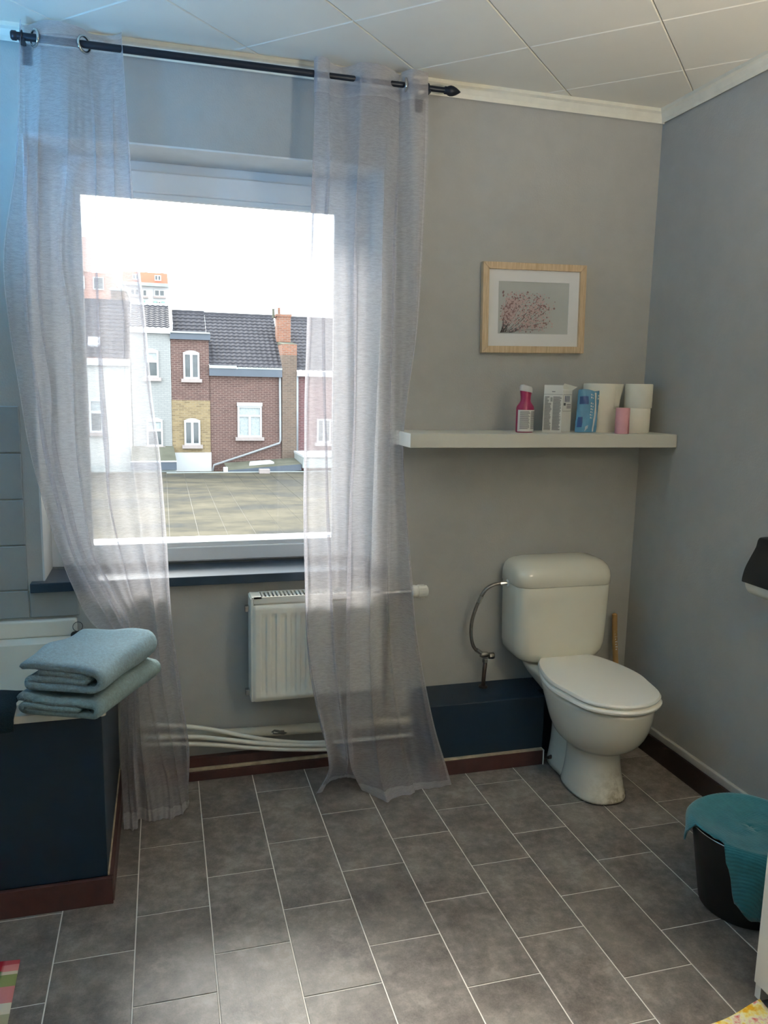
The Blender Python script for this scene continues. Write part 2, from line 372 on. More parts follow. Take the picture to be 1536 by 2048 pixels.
CURTAIN_B = [
    [(0.536,2.829,2.574), (0.520,2.815,2.567), (0.524,2.780,2.555), (0.560,2.785,2.562), (0.578,2.815,2.574), (0.619,2.844,2.590), (0.653,2.815,2.583), (0.680,2.780,2.574), (0.750,2.780,2.583), (0.801,2.815,2.601), (0.831,2.844,2.615), (0.833,2.815,2.605), (0.859,2.780,2.596), (0.920,2.795,2.608)],
    [(0.531,2.825,2.300), (0.521,2.812,2.296), (0.526,2.783,2.289), (0.561,2.787,2.293), (0.577,2.812,2.301), (0.627,2.838,2.313), (0.660,2.812,2.309), (0.689,2.783,2.304), (0.756,2.783,2.311), (0.801,2.812,2.323), (0.830,2.838,2.332), (0.839,2.812,2.326), (0.867,2.783,2.321), (0.925,2.796,2.330)],
    [(0.521,2.821,2.001), (0.512,2.810,1.999), (0.522,2.785,1.996), (0.549,2.789,1.998), (0.565,2.810,2.003), (0.620,2.831,2.010), (0.660,2.810,2.009), (0.678,2.785,2.006), (0.754,2.785,2.011), (0.794,2.810,2.018), (0.822,2.831,2.023), (0.841,2.810,2.021), (0.869,2.785,2.019), (0.917,2.796,2.024)],
    [(0.507,2.815,1.711), (0.500,2.805,1.710), (0.514,2.781,1.709), (0.545,2.785,1.710), (0.563,2.805,1.712), (0.622,2.825,1.716), (0.663,2.805,1.716), (0.681,2.781,1.715), (0.753,2.781,1.718), (0.793,2.805,1.721), (0.820,2.825,1.724), (0.841,2.805,1.723), (0.868,2.781,1.723), (0.905,2.791,1.725)],
    [(0.497,2.810,1.447), (0.490,2.800,1.448), (0.509,2.778,1.448), (0.550,2.781,1.449), (0.568,2.800,1.449), (0.620,2.819,1.449), (0.664,2.800,1.450), (0.685,2.778,1.451), (0.744,2.778,1.452), (0.788,2.800,1.452), (0.817,2.819,1.452), (0.834,2.800,1.453), (0.851,2.778,1.453), (0.871,2.787,1.454)],
    [(0.495,2.802,1.269), (0.487,2.792,1.270), (0.509,2.771,1.271), (0.557,2.774,1.271), (0.573,2.792,1.269), (0.616,2.811,1.268), (0.661,2.792,1.269), (0.678,2.771,1.271), (0.737,2.771,1.271), (0.786,2.792,1.269), (0.815,2.811,1.267), (0.833,2.792,1.269), (0.842,2.771,1.271), (0.856,2.780,1.270)],
    [(0.492,2.794,1.088), (0.485,2.785,1.089), (0.509,2.764,1.092), (0.561,2.767,1.090), (0.577,2.785,1.087), (0.615,2.803,1.084), (0.654,2.785,1.086), (0.668,2.764,1.088), (0.732,2.764,1.087), (0.780,2.785,1.083), (0.821,2.803,1.080), (0.839,2.785,1.082), (0.852,2.764,1.085), (0.870,2.773,1.083)],
    [(0.490,2.755,0.817), (0.485,2.745,0.820), (0.508,2.722,0.824), (0.566,2.725,0.821), (0.581,2.745,0.815), (0.615,2.765,0.809), (0.643,2.745,0.812), (0.654,2.722,0.817), (0.719,2.722,0.814), (0.761,2.745,0.807), (0.808,2.765,0.800), (0.839,2.745,0.803), (0.862,2.722,0.808), (0.888,2.732,0.804)],
    [(0.495,2.745,0.631), (0.487,2.735,0.634), (0.512,2.710,0.640), (0.572,2.714,0.635), (0.586,2.735,0.628), (0.619,2.756,0.620), (0.639,2.735,0.625), (0.651,2.710,0.631), (0.713,2.710,0.627), (0.762,2.735,0.617), (0.810,2.756,0.607), (0.847,2.735,0.611), (0.875,2.710,0.617), (0.906,2.721,0.612)],
    [(0.506,2.711,0.450), (0.501,2.700,0.455), (0.525,2.674,0.462), (0.578,2.678,0.457), (0.592,2.700,0.447), (0.618,2.722,0.437), (0.632,2.700,0.444), (0.644,2.674,0.453), (0.707,2.674,0.447), (0.766,2.700,0.433), (0.820,2.722,0.420), (0.857,2.700,0.425), (0.892,2.674,0.432), (0.931,2.685,0.425)],
    [(0.538,2.677,0.268), (0.532,2.665,0.274), (0.553,2.638,0.283), (0.594,2.642,0.277), (0.611,2.665,0.266), (0.624,2.688,0.254), (0.630,2.665,0.264), (0.644,2.638,0.274), (0.714,2.638,0.267), (0.780,2.665,0.248), (0.838,2.688,0.232), (0.878,2.665,0.238), (0.921,2.638,0.246), (0.965,2.650,0.236)],
    [(0.569,2.657,0.117), (0.563,2.645,0.124), (0.572,2.617,0.136), (0.610,2.621,0.130), (0.623,2.645,0.117), (0.633,2.669,0.104), (0.639,2.645,0.115), (0.654,2.617,0.127), (0.727,2.617,0.118), (0.801,2.645,0.096), (0.864,2.669,0.076), (0.908,2.645,0.083), (0.954,2.617,0.091), (1.011,2.629,0.079)],
    [(0.515,2.662,0.006), (0.531,2.670,0.006), (0.570,2.718,0.006), (0.611,2.759,0.006), (0.649,2.766,0.006), (0.665,2.750,0.006), (0.682,2.722,0.006), (0.697,2.641,0.006), (0.746,2.555,0.006), (0.812,2.569,0.006), (0.873,2.591,0.006), (0.900,2.600,0.006), (0.959,2.601,0.006), (1.031,2.615,0.006)],
]

# ------------------------------------------------------------------ room shell
D, XR, XL, YN, ZC = 2.912, 1.946, -1.87, -1.0, 2.60
WX0, WX1, WZ0, WZ1 = -0.418, 0.80, 0.80, 2.29      # window opening in the far wall
WT = 0.34                                          # wall thickness

fl = struct(MB().box(XL-.2, XR+.2, YN-.2, D+WT, -.12, -.0016).build('floor', MAT['grout']), 'grey slate look tiled floor with pale joints')
tx0, ty0, tw, tl_, tdl = -0.3078, 2.3295, 0.20384, 0.34088, 0.13555
def tile_mesh(wx, wy, gap=.0016, ch=.0012):
    x, y = wx/2-gap, wy/2-gap
    b = MB()
    b.loft([[(-x,-y,-.006),(x,-y,-.006),(x,y,-.006),(-x,y,-.006)],
            [(-x,-y,-ch),(x,-y,-ch),(x,y,-ch),(-x,y,-ch)],
            [(-x+ch,-y+ch,0),(x-ch,-y+ch,0),(x-ch,y-ch,0),(-x+ch,y-ch,0)]], False, True)
    me = bpy.data.meshes.new('floor_tile'); me.from_pydata(b.v, [], b.f); me.update(); me.materials.append(MAT['tile'])
    return me
full_tile = tile_mesh(tw, tl_)
for k in range(-9, 12):
    a0, a1 = tx0+k*tw, tx0+(k+1)*tw
    a0c, a1c = max(a0, XL), min(a1, XR)
    if a1c-a0c < .01: continue
    for j in range(-4, 14):
        b1 = ty0 - j*tl_ + k*tdl
        b0 = b1 - tl_
        b0c, b1c = max(b0, YN), min(b1, D)
        if b1c-b0c < .01: continue
        whole = abs((a1c-a0c)-tw) < 1e-4 and abs((b1c-b0c)-tl_) < 1e-4
        o = bpy.data.objects.new('floor_tile', full_tile if whole else tile_mesh(a1c-a0c, b1c-b0c))
        COL.objects.link(o); o.parent = fl; o.location = ((a0c+a1c)/2, (b0c+b1c)/2, 0)
ce = struct(MB().box(XL-.2, XR+.2, YN-.2, D+WT, ZC+.006, ZC+.15).build('ceiling', MAT['ceil_gap']), 'pale ceiling of square panels laid diagonally')
def clip(poly, axis, val, keep_less):
    out = []
    for i in range(len(poly)):
        p, q = poly[i], poly[(i+1) % len(poly)]
        ip = (p[axis] <= val) == keep_less; iq = (q[axis] <= val) == keep_less
        if ip: out.append(p)
        if ip != iq:
            t = (val-p[axis])/(q[axis]-p[axis]); out.append((p[0]+t*(q[0]-p[0]), p[1]+t*(q[1]-p[1])))
    return out
S2 = math.sqrt(.5)
def ceiling_panel_mesh(poly, name='ceiling_panel'):
    n = len(poly); cx = sum(p[0] for p in poly)/n; cy = sum(p[1] for p in poly)/n
    def inset(d): 
        r = []
        for p in poly:
            v = Vector((p[0]-cx, p[1]-cy)); L = v.length
            v *= max(0, (L-d*1.41))/L if L > 0 else 0
            r.append(v)
        return r
    b = MB()
    b.loft([[(p.x, p.y, .007) for p in inset(.0012)], [(p.x, p.y, .003) for p in inset(.0012)], [(p.x, p.y, 0) for p in inset(.0042)]], False, True)
    me = bpy.data.meshes.new(name); me.from_pydata(b.v, [], b.f); me.update()
    import bmesh
    bb = bmesh.new(); bb.from_mesh(me); bmesh.ops.recalc_face_normals(bb, faces=bb.faces); bb.to_mesh(me); bb.free()
    me.materials.append(MAT['ceiling'])
    return me, (cx, cy)
full_panel = None
for i in range(-14, 14):
    for j in range(-14, 14):
        c1a, c1b = -.962+.4155*i, -.962+.4155*(i+1)
        c2a, c2b = 2.21+.4135*j, 2.21+.4135*(j+1)
        poly = [((u+v)*S2, (v-u)*S2) for u, v in ((c1a,c2a),(c1b,c2a),(c1b,c2b),(c1a,c2b))]
        q = poly
        for ax, val, less in ((0,XL,False),(0,XR,True),(1,YN,False),(1,D,True)):
            if q: q = clip(q, ax, val, less)
        if len(q) < 3: continue
        ar = abs(sum(q[t][0]*q[(t+1) % len(q)][1]-q[(t+1) % len(q)][0]*q[t][1] for t in range(len(q))))/2
        if ar < .002: continue
        if q == poly:
            if full_panel is None: full_panel = ceiling_panel_mesh(poly)[0]
            me = full_panel; c = (sum(p[0] for p in poly)/4, sum(p[1] for p in poly)/4)
        else:
            me, c = ceiling_panel_mesh(q)
        o = bpy.data.objects.new('ceiling_panel', me); COL.objects.link(o); o.parent = ce; o.location = (c[0], c[1], ZC)

# far wall with the window opening
b = MB()
ox = [XL-.2, WX0, WX1, XR+.2]; oz = [-.05, WZ0-.035, WZ1, ZC+.1]
for yv in (D, D+WT):
    for z in oz:
        for x in ox: b.v.append((x, yv, z))
def vi(l, i, j): return l*16 + j*4 + i
for l in (0, 1):
    for i in range(3):
        for j in range(3):
            if i == 1 and j == 1: continue
            b.f.append((vi(l,i,j), vi(l,i+1,j), vi(l,i+1,j+1), vi(l,i,j+1)))
for (i0,j0),(i1,j1) in (((1,1),(2,1)),((2,1),(2,2)),((2,2),(1,2)),((1,2),(1,1)),((0,0),(3,0)),((3,0),(3,3)),((3,3),(0,3)),((0,3),(0,0))):
    b.f.append((vi(0,i0,j0), vi(0,i1,j1), vi(1,i1,j1), vi(1,i0,j0)))
wall_far = struct(b.build('wall_far', MAT['wall']), 'grey painted wall with the window opening')
struct(MB().box(XR, XR+.2, YN-.2, D+WT, -.05, ZC+.1).build('wall_right', MAT['wall']), 'plain grey painted side wall')
struct(MB().box(XL-.2, XL, YN-.2, D+WT, -.05, ZC+.1).build('wall_left', MAT['wall']))
struct(MB().box(XL-.2, XR+.2, YN-.2, YN, -.05, ZC+.1).build('wall_near', MAT['wall']))
# white painted reveal lining (slightly proud of the plaster)
rv = MB()
rv.box(WX0, WX0+.006, D-.001, D+.2, WZ0, WZ1); rv.box(WX1-.006, WX1, D-.001, D+.2, WZ0, WZ1); rv.box(WX0, WX1, D-.001, D+.2, WZ1-.006, WZ1)
MAT['reveal'] = mk('white_reveal_paint', (212, 214, 212), .55, var=.05, vs=9, bs=30, bump=.15)
rv.build('reveal_lining', MAT['reveal'], wall_far)

# wall tiles to the left of and under the window
tg = .164
def wall_tile_mesh(w, h):
    x, z = w/2-.0015, h/2-.0015
    q = MB(); q.loft([[(-x,0,-z),(x,0,-z),(x,0,z),(-x,0,z)], [(-x,-.004,-z),(x,-.004,-z),(x,-.004,z),(-x,-.004,z)], [(-x+.003,-.007,-z+.003),(x-.003,-.007,-z+.003),(x-.003,-.007,z-.003),(-x+.003,-.007,z-.003)]], False, True)
    me = bpy.data.meshes.new('wall_tile'); me.from_pydata(q.v, [], q.f); me.update(); me.materials.append(MAT['wtile']); return me
wtm = wall_tile_mesh(tg, .1605)
for k in range(0, 9):
    x1 = -.466 - k*tg; x0 = x1 - tg
    if x0 < XL: continue
    for j in range(-1, 6):
        z0 = .770 + (j-0)*.1605 + (.0 if j else 0)
        if z0+.1605 > 1.42: continue
        if j == -1: z0 = .668; me = wall_tile_mesh(tg, .102)
        else: me = wtm
        h = .102 if j == -1 else .1605
        o = bpy.data.objects.new('wall_tile', me); COL.objects.link(o); o.parent = wall_far; o.location = ((x0+x1)/2, D, z0+h/2)
me = wall_tile_mesh(tg, .098)
o = bpy.data.objects.new('wall_tile', me); COL.objects.link(o); o.parent = wall_far; o.location = (-.466+tg/2, D, .668+.049)

# window: outer frame, sash, glazing bead, pane, sill
GX0, GX1, GZ0, GZ1, GY = -.262, .655, .886, 2.152, 3.112
win = thing('window_1', '', '', (0.19, 3.11, WZ0)); del win['label']; del win['category']
struct(win, 'wide white framed window looking out on brick houses')
def ring(b, x0, x1, z0, z1, w, y0, y1):
    wl, wr, wb, wt = w
    o = [(x0,z0),(x1,z0),(x1,z1),(x0,z1)]; i = [(x0+wl,z0+wb),(x1-wr,z0+wb),(x1-wr,z1-wt),(x0+wl,z1-wt)]
    n = len(b.v)
    for y in (y0, y1):
        for p in o+i: b.v.append((p[0], y, p[1]))
    for k in range(4):
        k2 = (k+1) % 4
        b.f += [(n+k, n+k2, n+4+k2, n+4+k), (n+8+k, n+8+k2, n+12+k2, n+12+k), (n+k, n+k2, n+8+k2, n+8+k), (n+4+k, n+4+k2, n+12+k2, n+12+k)]
    return b
ring(MB(), WX0+.004, WX1-.004, WZ0+.001, WZ1-.004, (.05,.05,.03,.05), 3.115, 3.185).build('outer_frame', MAT['white_frame'], win, bevel=.004)
sash = ring(MB(), WX0+.05, WX1-.05, WZ0+.012, WZ1-.045, (GX0-WX0-.05-.02, WX1-.05-GX1-.02, GZ0-WZ0-.012-.018, WZ1-.045-GZ1-.02), 3.085, 3.16).build('sash', MAT['white_frame'], win, bevel=.005)
ring(MB(), GX0-.021, GX1+.021, GZ0-.019, GZ1+.021, (.021,.021,.019,.021), 3.094, 3.112).build('glazing_bead', MAT['white_frame'], sash, bevel=.004)
ring(MB(), GX0-.003, GX1+.003, GZ0-.003, GZ1+.003, (.003,.003,.003,.003), 3.105, 3.112).build('rubber_seal', MAT['rubber'], sash)
MB().box(GX0-.006, GX1+.006, 3.116, 3.122, GZ0-.006, GZ1+.006).build('pane', MAT['glass'], win)
MB().box(-.457, .835, 2.874, 3.10, .766, .80).build('sill', MAT['sill'], win, bevel=.003)
MAT['zinc'] = mk('grey_outer_ledge', (150, 156, 160), .5)
MB().box(WX0, WX1, 3.1005, 3.36, .764, .800).build('outer_ledge', MAT['zinc'], win)

# cornice
def cornice_profile(d):
    return [(0,0),(.006,-.046),(.012,-.048),(.016,-.034),(.026,-.018),(.036,-.012),(.036,0)]
pr_ = cornice_profile(0)
c1 = MB().loft([[(x, D-a, ZC+z) for a, z in pr_] for x in (XL, XR-.0)]).build('trim_1', MAT['cornice']); struct(c1, 'cream cornice strip above the window wall')
c2 = MB().loft([[(XR-a, y, ZC+z) for a, z in pr_] for y in (YN, D)]).build('trim_2', MAT['cornice']); struct(c2, 'cream cornice strip along the side wall')

# baseboards
bb = thing('baseboard_far', '', '', (.5, D, 0)); del bb['label']; del bb['category']; struct(bb, 'double brown baseboard with a worn cream strip under the radiator')
MB().box(-.165, .96, D-.028, D, .05, .086).build('upper_board', MAT['brown'], bb, bevel=.002)
MB().box(-.165, .96, D-.036, D-.004, .036, .050).build('worn_strip', MAT['cream_edge'], bb, bevel=.004)
MB().box(-.165, .96, D-.040, D, 0, .036).build('lower_board', MAT['brown'], bb, bevel=.002)
br = thing('baseboard_right', '', '', (XR, 1.9, 0)); del br['label']; del br['category']; struct(br, 'dark brown baseboard with a grey ledge on the side wall')
MB().box(XR-.022, XR, 1.44, D, 0, .088).build('dark_board', MAT['brown_dark'], br, bevel=.002)
MB().box(XR-.016, XR, 1.44, D, .088, .118).build('grey_ledge', MAT['wall'], br, bevel=.004)

# ------------------------------------------------------------------ curtains
def cr(p0, p1, p2, p3, t):
    return [.5*((2*b)+(-a+c)*t+(2*a-5*b+4*c-d)*t*t+(-a+3*b-3*c+d)*t**3) for a, b, c, d in zip(p0, p1, p2, p3)]
def spline(P, n):
    out = []; k = len(P)
    for i in range(n+1):
        u = i/n*(k-1); s = min(int(u), k-2); t = u-s
        out.append(cr(P[max(s-1, 0)], P[s], P[s+1], P[min(s+2, k-1)], t))
    return out
def curtain(name, label, ctrl, nu, nv, rings, seed, loc, pn=6, pl=1.35):
    C = [list(r) for r in ctrl]
    ztop = 2.583
    C[0] = [(p[0], p[1], ztop) for p in C[0]]
    # resample along the height first, by arc length of the mean z
    cols = [[C[r][c] for r in range(len(C))] for c in range(len(C[0]))]
    cols = [spline(c, nv) for c in cols]
    rows = [spline([cols[c][r] for c in range(len(cols))], nu) for r in range(nv+1)]
    row_w = [row[-1][0]-row[0][0] for row in rows]
    rnd = random.Random(seed); ph = [rnd.uniform(0, 6.28) for _ in range(6)]
    for r, row in enumerate(rows):
        for c, p in enumerate(row):
            a = .0022*min(1, (2.58-p[2])/.5)
            p[1] += a*(math.sin(c*.55+ph[0]+p[2]*2.0)+.7*math.sin(c*.23+ph[1]-p[2]*3.4))
            p[0] += .35*a*math.sin(p[2]*11+ph[2]+c*.2)
            # soft S-shaped pleats growing below the header
            sN = c/nu; fade = min(1, max(0, (2.50-p[2])/.35))*min(1, p[2]/.25+.35)*min(1, math.sin(PI*sN)*4)
            W = row_w[r]; sw = sN+.035*math.sin(2*PI*sN*1.7+ph[3])
            p[0] += fade*pl*W/(2*PI*pn)*math.sin(2*PI*pn*sw+ph[4]+.25*math.sin(p[2]*1.7+ph[5]))
            p[1] += fade*.015*math.cos(2*PI*pn*sw+ph[4])
            p[2] = min(max(p[2], .004), ztop)
            p[1] = min(p[1], 2.862)
            if p[2] < .80 and .25 < p[0] < .85: p[1] = min(p[1], 2.760+max(0, p[2]-.74)*1.5)
            if p[2] < .32 and p[0] > .93: p[1] = min(p[1], 2.684)
            if p[2] < .14: p[1] = min(p[1], 2.80)
    t = thing(name, label, 'curtain', loc, 'pair of sheer curtains')
    hv = int(nv*.035)+1; he = max(2, int(nu*.02)); hb = int(nv*.03)+1
    def part(nm, r0, r1, c0, c1, mat):
        o = MB().grid([row[c0:c1+1] for row in rows[r0:r1+1]]).build(nm, mat, t, smooth=True); return o
    part('header_band', 0, hv, 0, nu, MAT['hem'])
    part('sheer_panel', hv, nv-hb, he, nu-he, MAT['curtain'])
    part('side_hem', hv, nv-hb, 0, he, MAT['hem'])
    part('side_hem', hv, nv-hb, nu-he, nu, MAT['hem'])
    part('bottom_hem', nv-hb, nv, 0, nu, MAT['hem'])
    for (x, ang) in rings:
        MB().torus((x, 2.812, 2.538), (math.cos(ang), math.sin(ang), 0), .0235, .0045, 24, 8).build('eyelet_ring', MAT['chrome'], t, smooth=True)
    return t
curtain('sheer_curtain', 'sheer grey curtain swept sideways between bathtub corner and window', CURTAIN_A, 220, 190,
        [(-.352, .55), (-.209, -.75)], 3, (-.05, 2.65, 0))
curtain('sheer_curtain', 'sheer grey curtain hanging straight in front of the radiator to the floor', CURTAIN_B, 220, 190,
        [(.695, .7), (.845, -.25), (.875, .5)], 5, (.75, 2.65, 0))
rod = thing('curtain_rod', 'dark metal curtain rod with pointed finials above the window', 'curtain rod', (.33, 2.812, 2.54))
MB().tube([(-.408, 2.812, 2.538), (.52, 2.812, 2.539)], .0115, 14).build('thick_tube', MAT['rod'], rod, smooth='angle')
MB().tube([(.50, 2.812, 2.539), (1.0, 2.812, 2.540)], .0095, 14).build('thin_tube', MAT['rod'], rod, smooth='angle')
def xlathe(prof, c, sgn, n=16):
    b = MB(); b.loft([[(c[0]+sgn*h, c[1]+r*math.cos(2*PI*k/n), c[2]+r*math.sin(2*PI*k/n)) for k in range(n)] for r, h in prof]); return b
fin = [(.009,0),(.013,.003),(.013,.012),(.0155,.016),(.0175,.024),(.0165,.034),(.012,.046),(.006,.056),(.001,.063)]
xlathe(fin, (.985, 2.812, 2.540), 1).build('finial', MAT['rod'], rod, smooth=True)
xlathe([(.0115,0),(.014,.002),(.014,.014),(.010,.018)], (-.402, 2.812, 2.538), -1).build('end_cap', MAT['rod'], rod, smooth=True)
for x in (-.388, .925):
    b = MB(); b.box(x-.008, x+.008, 2.80, D, 2.522, 2.530); b.box(x-.014, x+.014, D-.004, D, 2.49, 2.55); b.torus((x, 2.812, 2.539), (1,0,0), .0145, .003, 14, 6)
    b.build('bracket', MAT['rod'], rod)

# ------------------------------------------------------------------ radiator
RX0, RX1, RY0, RY1, RZ0, RZ1 = .292, .792, 2.772, 2.872, .326, .735
rad = thing('radiator', 'white ribbed panel radiator under the window behind the curtain', 'radiator', ((RX0+RX1)/2, 2.82, RZ0))
nx, nz = 176, 40; P = []
for j in range(nz+1):
    z = RZ0+.012+(RZ1-.03-RZ0-.012)*j/nz; row = []
    for i in range(nx+1):
        x = RX0+.006+(RX1-RX0-.012)*i/nx
        ph = ((x-RX0-.028)/.0365) % 1.0
        inside = RX0+.028 < x < RX1-.028
        g = 0
        if inside:
            d = abs(ph-.5)*2
            g = max(0, min(1, (.62-d)/.2))
        e = max(0, min(1, (z-RZ0-.035)/.012, (RZ1-.065-z)/.012))
        bd = min(x-RX0-.006, RX1-.006-x, z-RZ0-.012, RZ1-.03-z)
        edge = .008*max(0, 1-bd/.010)
        row.append((x, RY0+.0075*g*e+edge, z))
    P.append(row)
MB().grid(P).build('front_panel', MAT['rad'], rad, smooth='angle')
MB().box(RX0+.012, RX1-.012, RY0+.012, RY1-.02, RZ0+.006, RZ1-.02).build('core', MAT['rad'], rad, bevel=.006)
for xx in (RX0, RX1-.012):
    MB().box(xx, xx+.012, RY0+.008, RY1, RZ0+.01, RZ1-.004).build('side_cover', MAT['rad'], rad, bevel=.004, seg=3)
b = MB()
b.box(RX0+.012, RX1-.012, RY0+.008, RY0+.014, RZ1-.024, RZ1); b.box(RX0+.012, RX1-.012, RY1-.012, RY1-.006, RZ1-.024, RZ1)
b.box(RX0+.004, RX0+.04, RY0+.008, RY1-.006, RZ1-.006, RZ1); b.box(RX1-.04, RX1-.004, RY0+.008, RY1-.006, RZ1-.006, RZ1)
xx = RX0+.045
while xx < RX1-.045:
    b.box(xx, xx+.0075, RY0+.012, RY1-.010, RZ1-.005, RZ1-.001); xx += .0145
b.build('top_grille', MAT['rad'], rad)
MAT['grille_shade'] = mk('painted_grille_shade', (70, 70, 66), .8)  # dark colour standing in for the shade below the grille slats
MB().box(RX0+.04, RX1-.04, RY0+.015, RY1-.013, RZ1-.022, RZ1-.016).build('grille_shadow', MAT['grille_shade'], rad)
for xx in (RX0-.016,):
    for z in (RZ1-.055, RZ0+.03):
        MB().box(xx, xx+.02, RY1-.045, RY1-.02, z-.011, z+.011).build('wall_clip', MAT['chrome'], rad, bevel=.002)
for z in (RZ0+.08, RZ1-.08):
    MB().box(RX0+.1, RX0+.14, RY1-.02, D, z-.02, z+.02).build('wall_bracket', MAT['chrome'], rad)
MB().tube([(RX1-.01, 2.82, .715), (RX1+.05, 2.818, .716), (RX1+.055, 2.817, .716), (RX1+.085, 2.816, .716), (RX1+.09, 2.815, .716), (RX1+.13, 2.815, .717)], [.011,.011,.016,.016,.013,.013], 12).build('valve_tail', MAT['chrome'], rad, smooth='angle')
knob = [(.018,0),(.0235,.004),(.0255,.010),(.0255,.016),(.0235,.018),(.0235,.024),(.0255,.026),(.0245,.052),(.0225,.062),(.017,.066)]
kb = xlathe(knob, (RX1+.122, 2.815, .717), 1, 20).build('thermostat_knob', MAT['valve_white'], rad, smooth='angle')
b = MB()
for k in range(10):
    a = 2*PI*k/10
    b.box(RX1+.150, RX1+.176, 2.815+.0245*math.cos(a)-.0012, 2.815+.0245*math.cos(a)+.0012, .717+.0245*math.sin(a)-.0012, .717+.0245*math.sin(a)+.0012)
b.build('grip_ridge', MAT['valve_white'], kb)
MB().tube([(RX1+.06, 2.815, .715), (RX1+.06, 2.815, .66), (RX1+.06, 2.885, .64), (RX1+.06, 2.900, .3), (RX1+.06, 2.900, .10)], .0075, 10).build('feed_pipe', MAT['pipe'], rad, smooth='angle')

# ------------------------------------------------------------------ pipes along the wall
t = MB().tube([(-.15, 2.866, .196), (.3, 2.868, .178), (.72, 2.87, .166), (.95, 2.87, .160)], .020, 14).build('heating_pipe', MAT['pipe'], None, smooth='angle', origin=(.3, 2.868, .16))
tag(t, 'thick cream painted pipe with flaking paint low on the window wall', 'pipe')
MAT['bare_patch'] = mk('bare_pipe_metal', (92, 90, 84), .6, var=.2, vs=40)
fkv = MB(); rr = random.Random(4)
cx0, cz0 = .405, .176
ringp = []
for k in range(18):
    a = 2*PI*k/18; r = .022*(.55+.6*rr.random())
    x = cx0+r*1.5*math.cos(a); z = cz0+r*.55*math.sin(a)
    y = 2.868-math.sqrt(max(.0001, .0206**2-(z-.1737)**2))-.0002
    ringp.append((x, y, z))
fkv.v = ringp; fkv.f = [tuple(range(18))]
fkv.build('paint_flake_patch', MAT['bare_patch'], t)
def wob(pts): return spline([list(p) for p in pts], 40)
t = MB().tube(wob([(-.14,2.85,.264),(.058,2.838,.240),(.165,2.838,.214),(.297,2.838,.172),(.413,2.839,.142),(.55,2.840,.122),(.75,2.84,.114),(.95,2.842,.113)]), .0085, 10).build('conduit_pipe', MAT['conduit'], None, smooth=True, origin=(.3,2.86,.12))
tag(t, 'upper white thin pipe sagging diagonally across the thick pipe', 'pipe', 'thin white pipes on the window wall')
t = MB().tube(wob([(-.14,2.825,.218),(.058,2.818,.208),(.165,2.818,.190),(.297,2.819,.160),(.413,2.820,.138),(.55,2.821,.120),(.60,2.821,.116)]), .0085, 10).build('conduit_pipe', MAT['conduit'], None, smooth=True, origin=(.3,2.84,.1))
tag(t, 'middle white thin pipe between two others above the baseboard', 'pipe', 'thin white pipes on the window wall')
t = MB().tube(wob([(-.14,2.828,.194),(.057,2.820,.180),(.164,2.820,.164),(.297,2.821,.138),(.413,2.822,.119),(.55,2.823,.102),(.60,2.823,.098)]), .0085, 10).build('conduit_pipe', MAT['conduit'], None, smooth=True, origin=(.3,2.85,.09))
tag(t, 'lowest white thin pipe just above the brown baseboard', 'pipe', 'thin white pipes on the window wall')
MB().box(.592, .604, 2.808, 2.852, .088, .127).build('pipe_clip', MAT['rod'], t)

# ------------------------------------------------------------------ navy pipe box
bx_ = thing('pipe_box', 'low navy painted boxing beside the toilet with brown baseboard', 'pipe box', (1.25, 2.8, 0))
MB().box(.965, 1.455, 2.705, D, .066, .285).build('casing', MAT['navy'], bx_, bevel=.003)
MB().box(1.456, 1.64, 2.775, D, 0, .284).build('rear_casing', MAT['navy'], bx_, bevel=.003)
MB().box(.965, 1.452, 2.690, 2.72, 0, .060).build('baseboard', MAT['brown'], bx_, bevel=.002)
MB().box(.965, 1.450, 2.692, 2.712, .060, .066).build('sealant_strip', MAT['cream_edge'], bx_, bevel=.002)
MB().box(1.452, 1.456, 2.688, 2.72, 0, .062).build('end_cap', MAT['card_white'], bx_)
MB().box(1.440, 1.455, 2.722, D, 0, .066).build('side_skirt', MAT['brown_dark'], bx_)

# ------------------------------------------------------------------ water supply
ws = thing('water_supply', 'braided steel hose and stop valve feeding the toilet cistern', 'water hose', (1.25, 2.85, .285))
MB().tube([(1.247,2.85,.28),(1.249,2.85,.34),(1.253,2.85,.405)], .0085, 12).build('riser_pipe', MAT['copper'], ws, smooth=True)
MB().lathe([(.019,0),(.019,.006),(.012,.008)], (1.247,2.85,.285), 18).build('pipe_collar', MAT['copper'], ws, smooth='angle')
MB().lathe([(.012,0),(.0125,.002),(.0125,.014),(.011,.016)], (1.252,2.85,.392), 6).build('compression_nut', MAT['steel'], ws)
vb = xlathe([(.008,0),(.010,.004),(.0115,.006),(.0115,.03),(.010,.034)], (1.228,2.85,.425), 1, 12).build('valve_body', MAT['steel'], ws, smooth='angle')
xlathe([(.007,0),(.013,.002),(.0145,.006),(.0145,.020),(.012,.024)], (1.262,2.842,.421), 1, 8).build('valve_handle', MAT['steel'], vb, smooth='angle')
hose = [(1.232,2.85,.432),(1.212,2.85,.446),(1.196,2.85,.468),(1.185,2.85,.513),(1.186,2.85,.565),(1.198,2.848,.617),(1.218,2.845,.668),(1.240,2.84,.704),(1.272,2.836,.722),(1.31,2.832,.727)]
MB().tube(wob(hose), .0072, 10).build('braided_hose', MAT['steel'], ws, smooth=True)
for p, q in (((1.210,2.847,.648),(1.222,2.845,.675)), ((1.296,2.833,.726),(1.326,2.83,.7275)), ((1.232,2.85,.432),(1.210,2.85,.448))):
    MB().tube([p, q], .0095, 8).build('hose_ferrule', MAT['chrome'], ws)
xlathe([(.011,0),(.0155,.003),(.0155,.014),(.011,.016)], (1.322,2.83,.7275), 1, 8).build('plastic_nut', MAT['valve_white'], ws)

